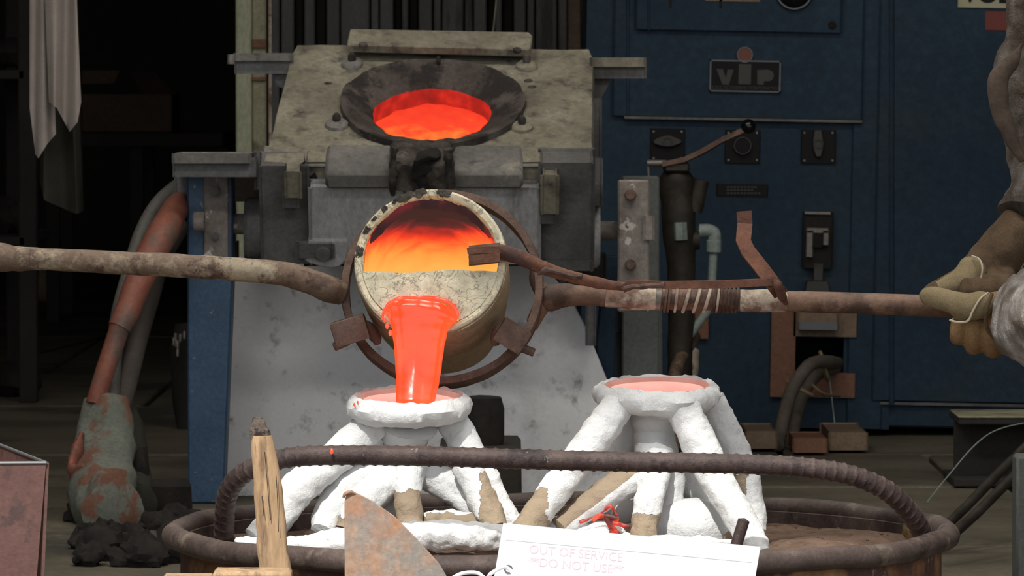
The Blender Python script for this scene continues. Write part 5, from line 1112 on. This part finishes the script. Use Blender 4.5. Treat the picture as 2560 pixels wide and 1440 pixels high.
# rusty blade
YB = 5.44
pts = [(866, 1236), (874, 1230), (890, 1232), (930, 1252), (985, 1290), (1030, 1335), (1070, 1378), (1100, 1412), (1116, 1440), (1128, 1480), (1120, 1560)]
poly = [P(x_, y_, YB) for x_, y_ in pts]+[Vector((P(1080, 0, YB).x, YB, .0)), Vector((P(872, 0, YB).x, YB, .0))]+[P(862, 1500, YB), P(861, 1330, YB), P(861, 1255, YB)]
bd = Thing('rusty_blade', 'orange rusted pointed steel plate standing before the drum', 'plate', (P(960, 0, YB).x, YB, 0))
bd.part('plate', MB().prism(poly, (0, .004, 0), .0006), m_rustsheet, smooth=False)
bd.part('curled_tip', MB().tube([P(858, 1244, YB-.001), P(864, 1234, YB-.003), P(876, 1230, YB-.002), P(888, 1234, YB)], [L(q, YB) for q in (3, 5, 5, 3)], 8), m_rustsheet)
# sign on a grey tool box
YS = 5.3
tbx = Thing('grey_tool_box', 'grey steel tool box under the white out of service sign', 'box', (P(1570, 0, YS).x, YS+.09, 0))
tbx.part('box_body', MB().box((P(1250, 0, YS).x, YS+.01, 0), (P(1890, 0, YS).x, YS+.17, .19), .006), m_bluegrey)
tbx.part('lid', MB().box((P(1246, 0, YS).x, YS+.006, .19), (P(1894, 0, YS).x, YS+.174, .205), .005), m_bluegrey)
tl = P(1258, 1308, YS); tr = P(1901, 1367, YS); ux = (tr-tl); wS = ux.length; ux.normalize(); uz = Vector((0, -1, 0)).cross(ux); uz = -uz if uz.z < 0 else uz
hS = .215
sg = Thing('paper_sign', 'white printed sign taped up in front of the right mould', 'sign', tl)
def sgp(u_, v_, off=0): return tl+ux*u_*wS-uz*v_*hS-Vector((.0, off, 0))+Vector((-.0, 0, 0))-ux*(v_*.016)
sg.part('sheet', MB().prism([sgp(0, 0), sgp(1, 0), sgp(1, 1), sgp(0, 1)], (0, .0012, 0)), m_paper, smooth=False)
mb = MB(); 
for a, b, c_, d_ in ((0, 0, 1, .075), (0, .075, .022, 1), (.978, .075, 1, 1)): mb.prism([sgp(a, b, .0006), sgp(c_, b, .0006), sgp(c_, d_, .0006), sgp(a, d_, .0006)], (0, .0006, 0))
sg.part('sleeve_edge', mb, m_sleeve, smooth=False)
Mx = Matrix.Identity(4); Mx.col[0].xyz = ux; Mx.col[1].xyz = uz; Mx.col[2].xyz = Vector((0, -1, 0))
for txt, x_, y_, s_ in (('OUT OF SERVICE', 1440, 1384, 24), ('**DO NOT USE**', 1440, 1415, 24)):
    M = Matrix.Translation(P(x_, y_, YS)-Vector((0, .0003, 0))) @ Mx; sg.part('lettering', text_mb(txt, L(s_*1.3, YS), .0001, M), m_ink, smooth=False)
sg.part('grommet', MB().tube([P(1271+9*math.cos(a_), 1423+9*math.sin(a_), YS-.001) for a_ in [i*PI/4 for i in range(8)]], L(2.2, YS), 6, 3, closed=True), m_steel)
single('white_cord', MB().tube([P(1120, 1452, 5.28), P(1155, 1434, 5.28), P(1192, 1432, 5.27), P(1215, 1446, 5.27), P(1230, 1432, 5.26), P(1262, 1418, 5.285), P(1285, 1440, 5.285), P(1270, 1475, 5.285), P(1180, 1490, 5.3), Vector((P(1150, 0, 5.3).x, 5.3, .1)), Vector((P(1120, 0, 5.3).x, 5.28, .006))], L(5, 5.3), 8), m_paper, 'white cord looping beside the sign\'s lower left corner', 'cord')
# red brown box at the left edge
YR = 5.35
rb = Thing('red_brown_box', 'open red brown sheet steel hopper at the bottom left corner', 'box', (P(0, 0, YR).x, YR, 0))
fz_ = lambda x_, y_, Y: P(x_, y_, Y)
fp = [fz_(-260, 1160, YR), fz_(115, 1157, YR), fz_(92, 1440, YR), Vector((P(72, 0, YR).x, YR, 0)), Vector((P(-240, 0, YR).x, YR, 0))]
rb.part('front_sheet', MB().prism(fp, (0, .003, 0)), m_redbox, smooth=False)
k0 = fz_(115, 1157, YR+.003); k1 = P(-10, 1108, YR+.33); 
rb.part('right_sheet', MB().prism([k0, k1, Vector((k1.x-.02, k1.y, 0)), Vector((P(72, 0, YR).x, YR+.003, 0))], (.003, 0, 0)), m_redbox, smooth=False)
rb.part('back_sheet', MB().prism([k1, P(-260, 1108, YR+.33), Vector((P(-250, 0, YR+.33).x, k1.y, 0)), Vector((k1.x-.02, k1.y, 0))], (0, .003, 0)), m_redbox, smooth=False)
rb.part('rolled_edge', MB().tube([fz_(-260, 1160, YR), fz_(115, 1157, YR)], .0018, 8).tube([fz_(115, 1157, YR), k1], .0018, 8), m_alu)
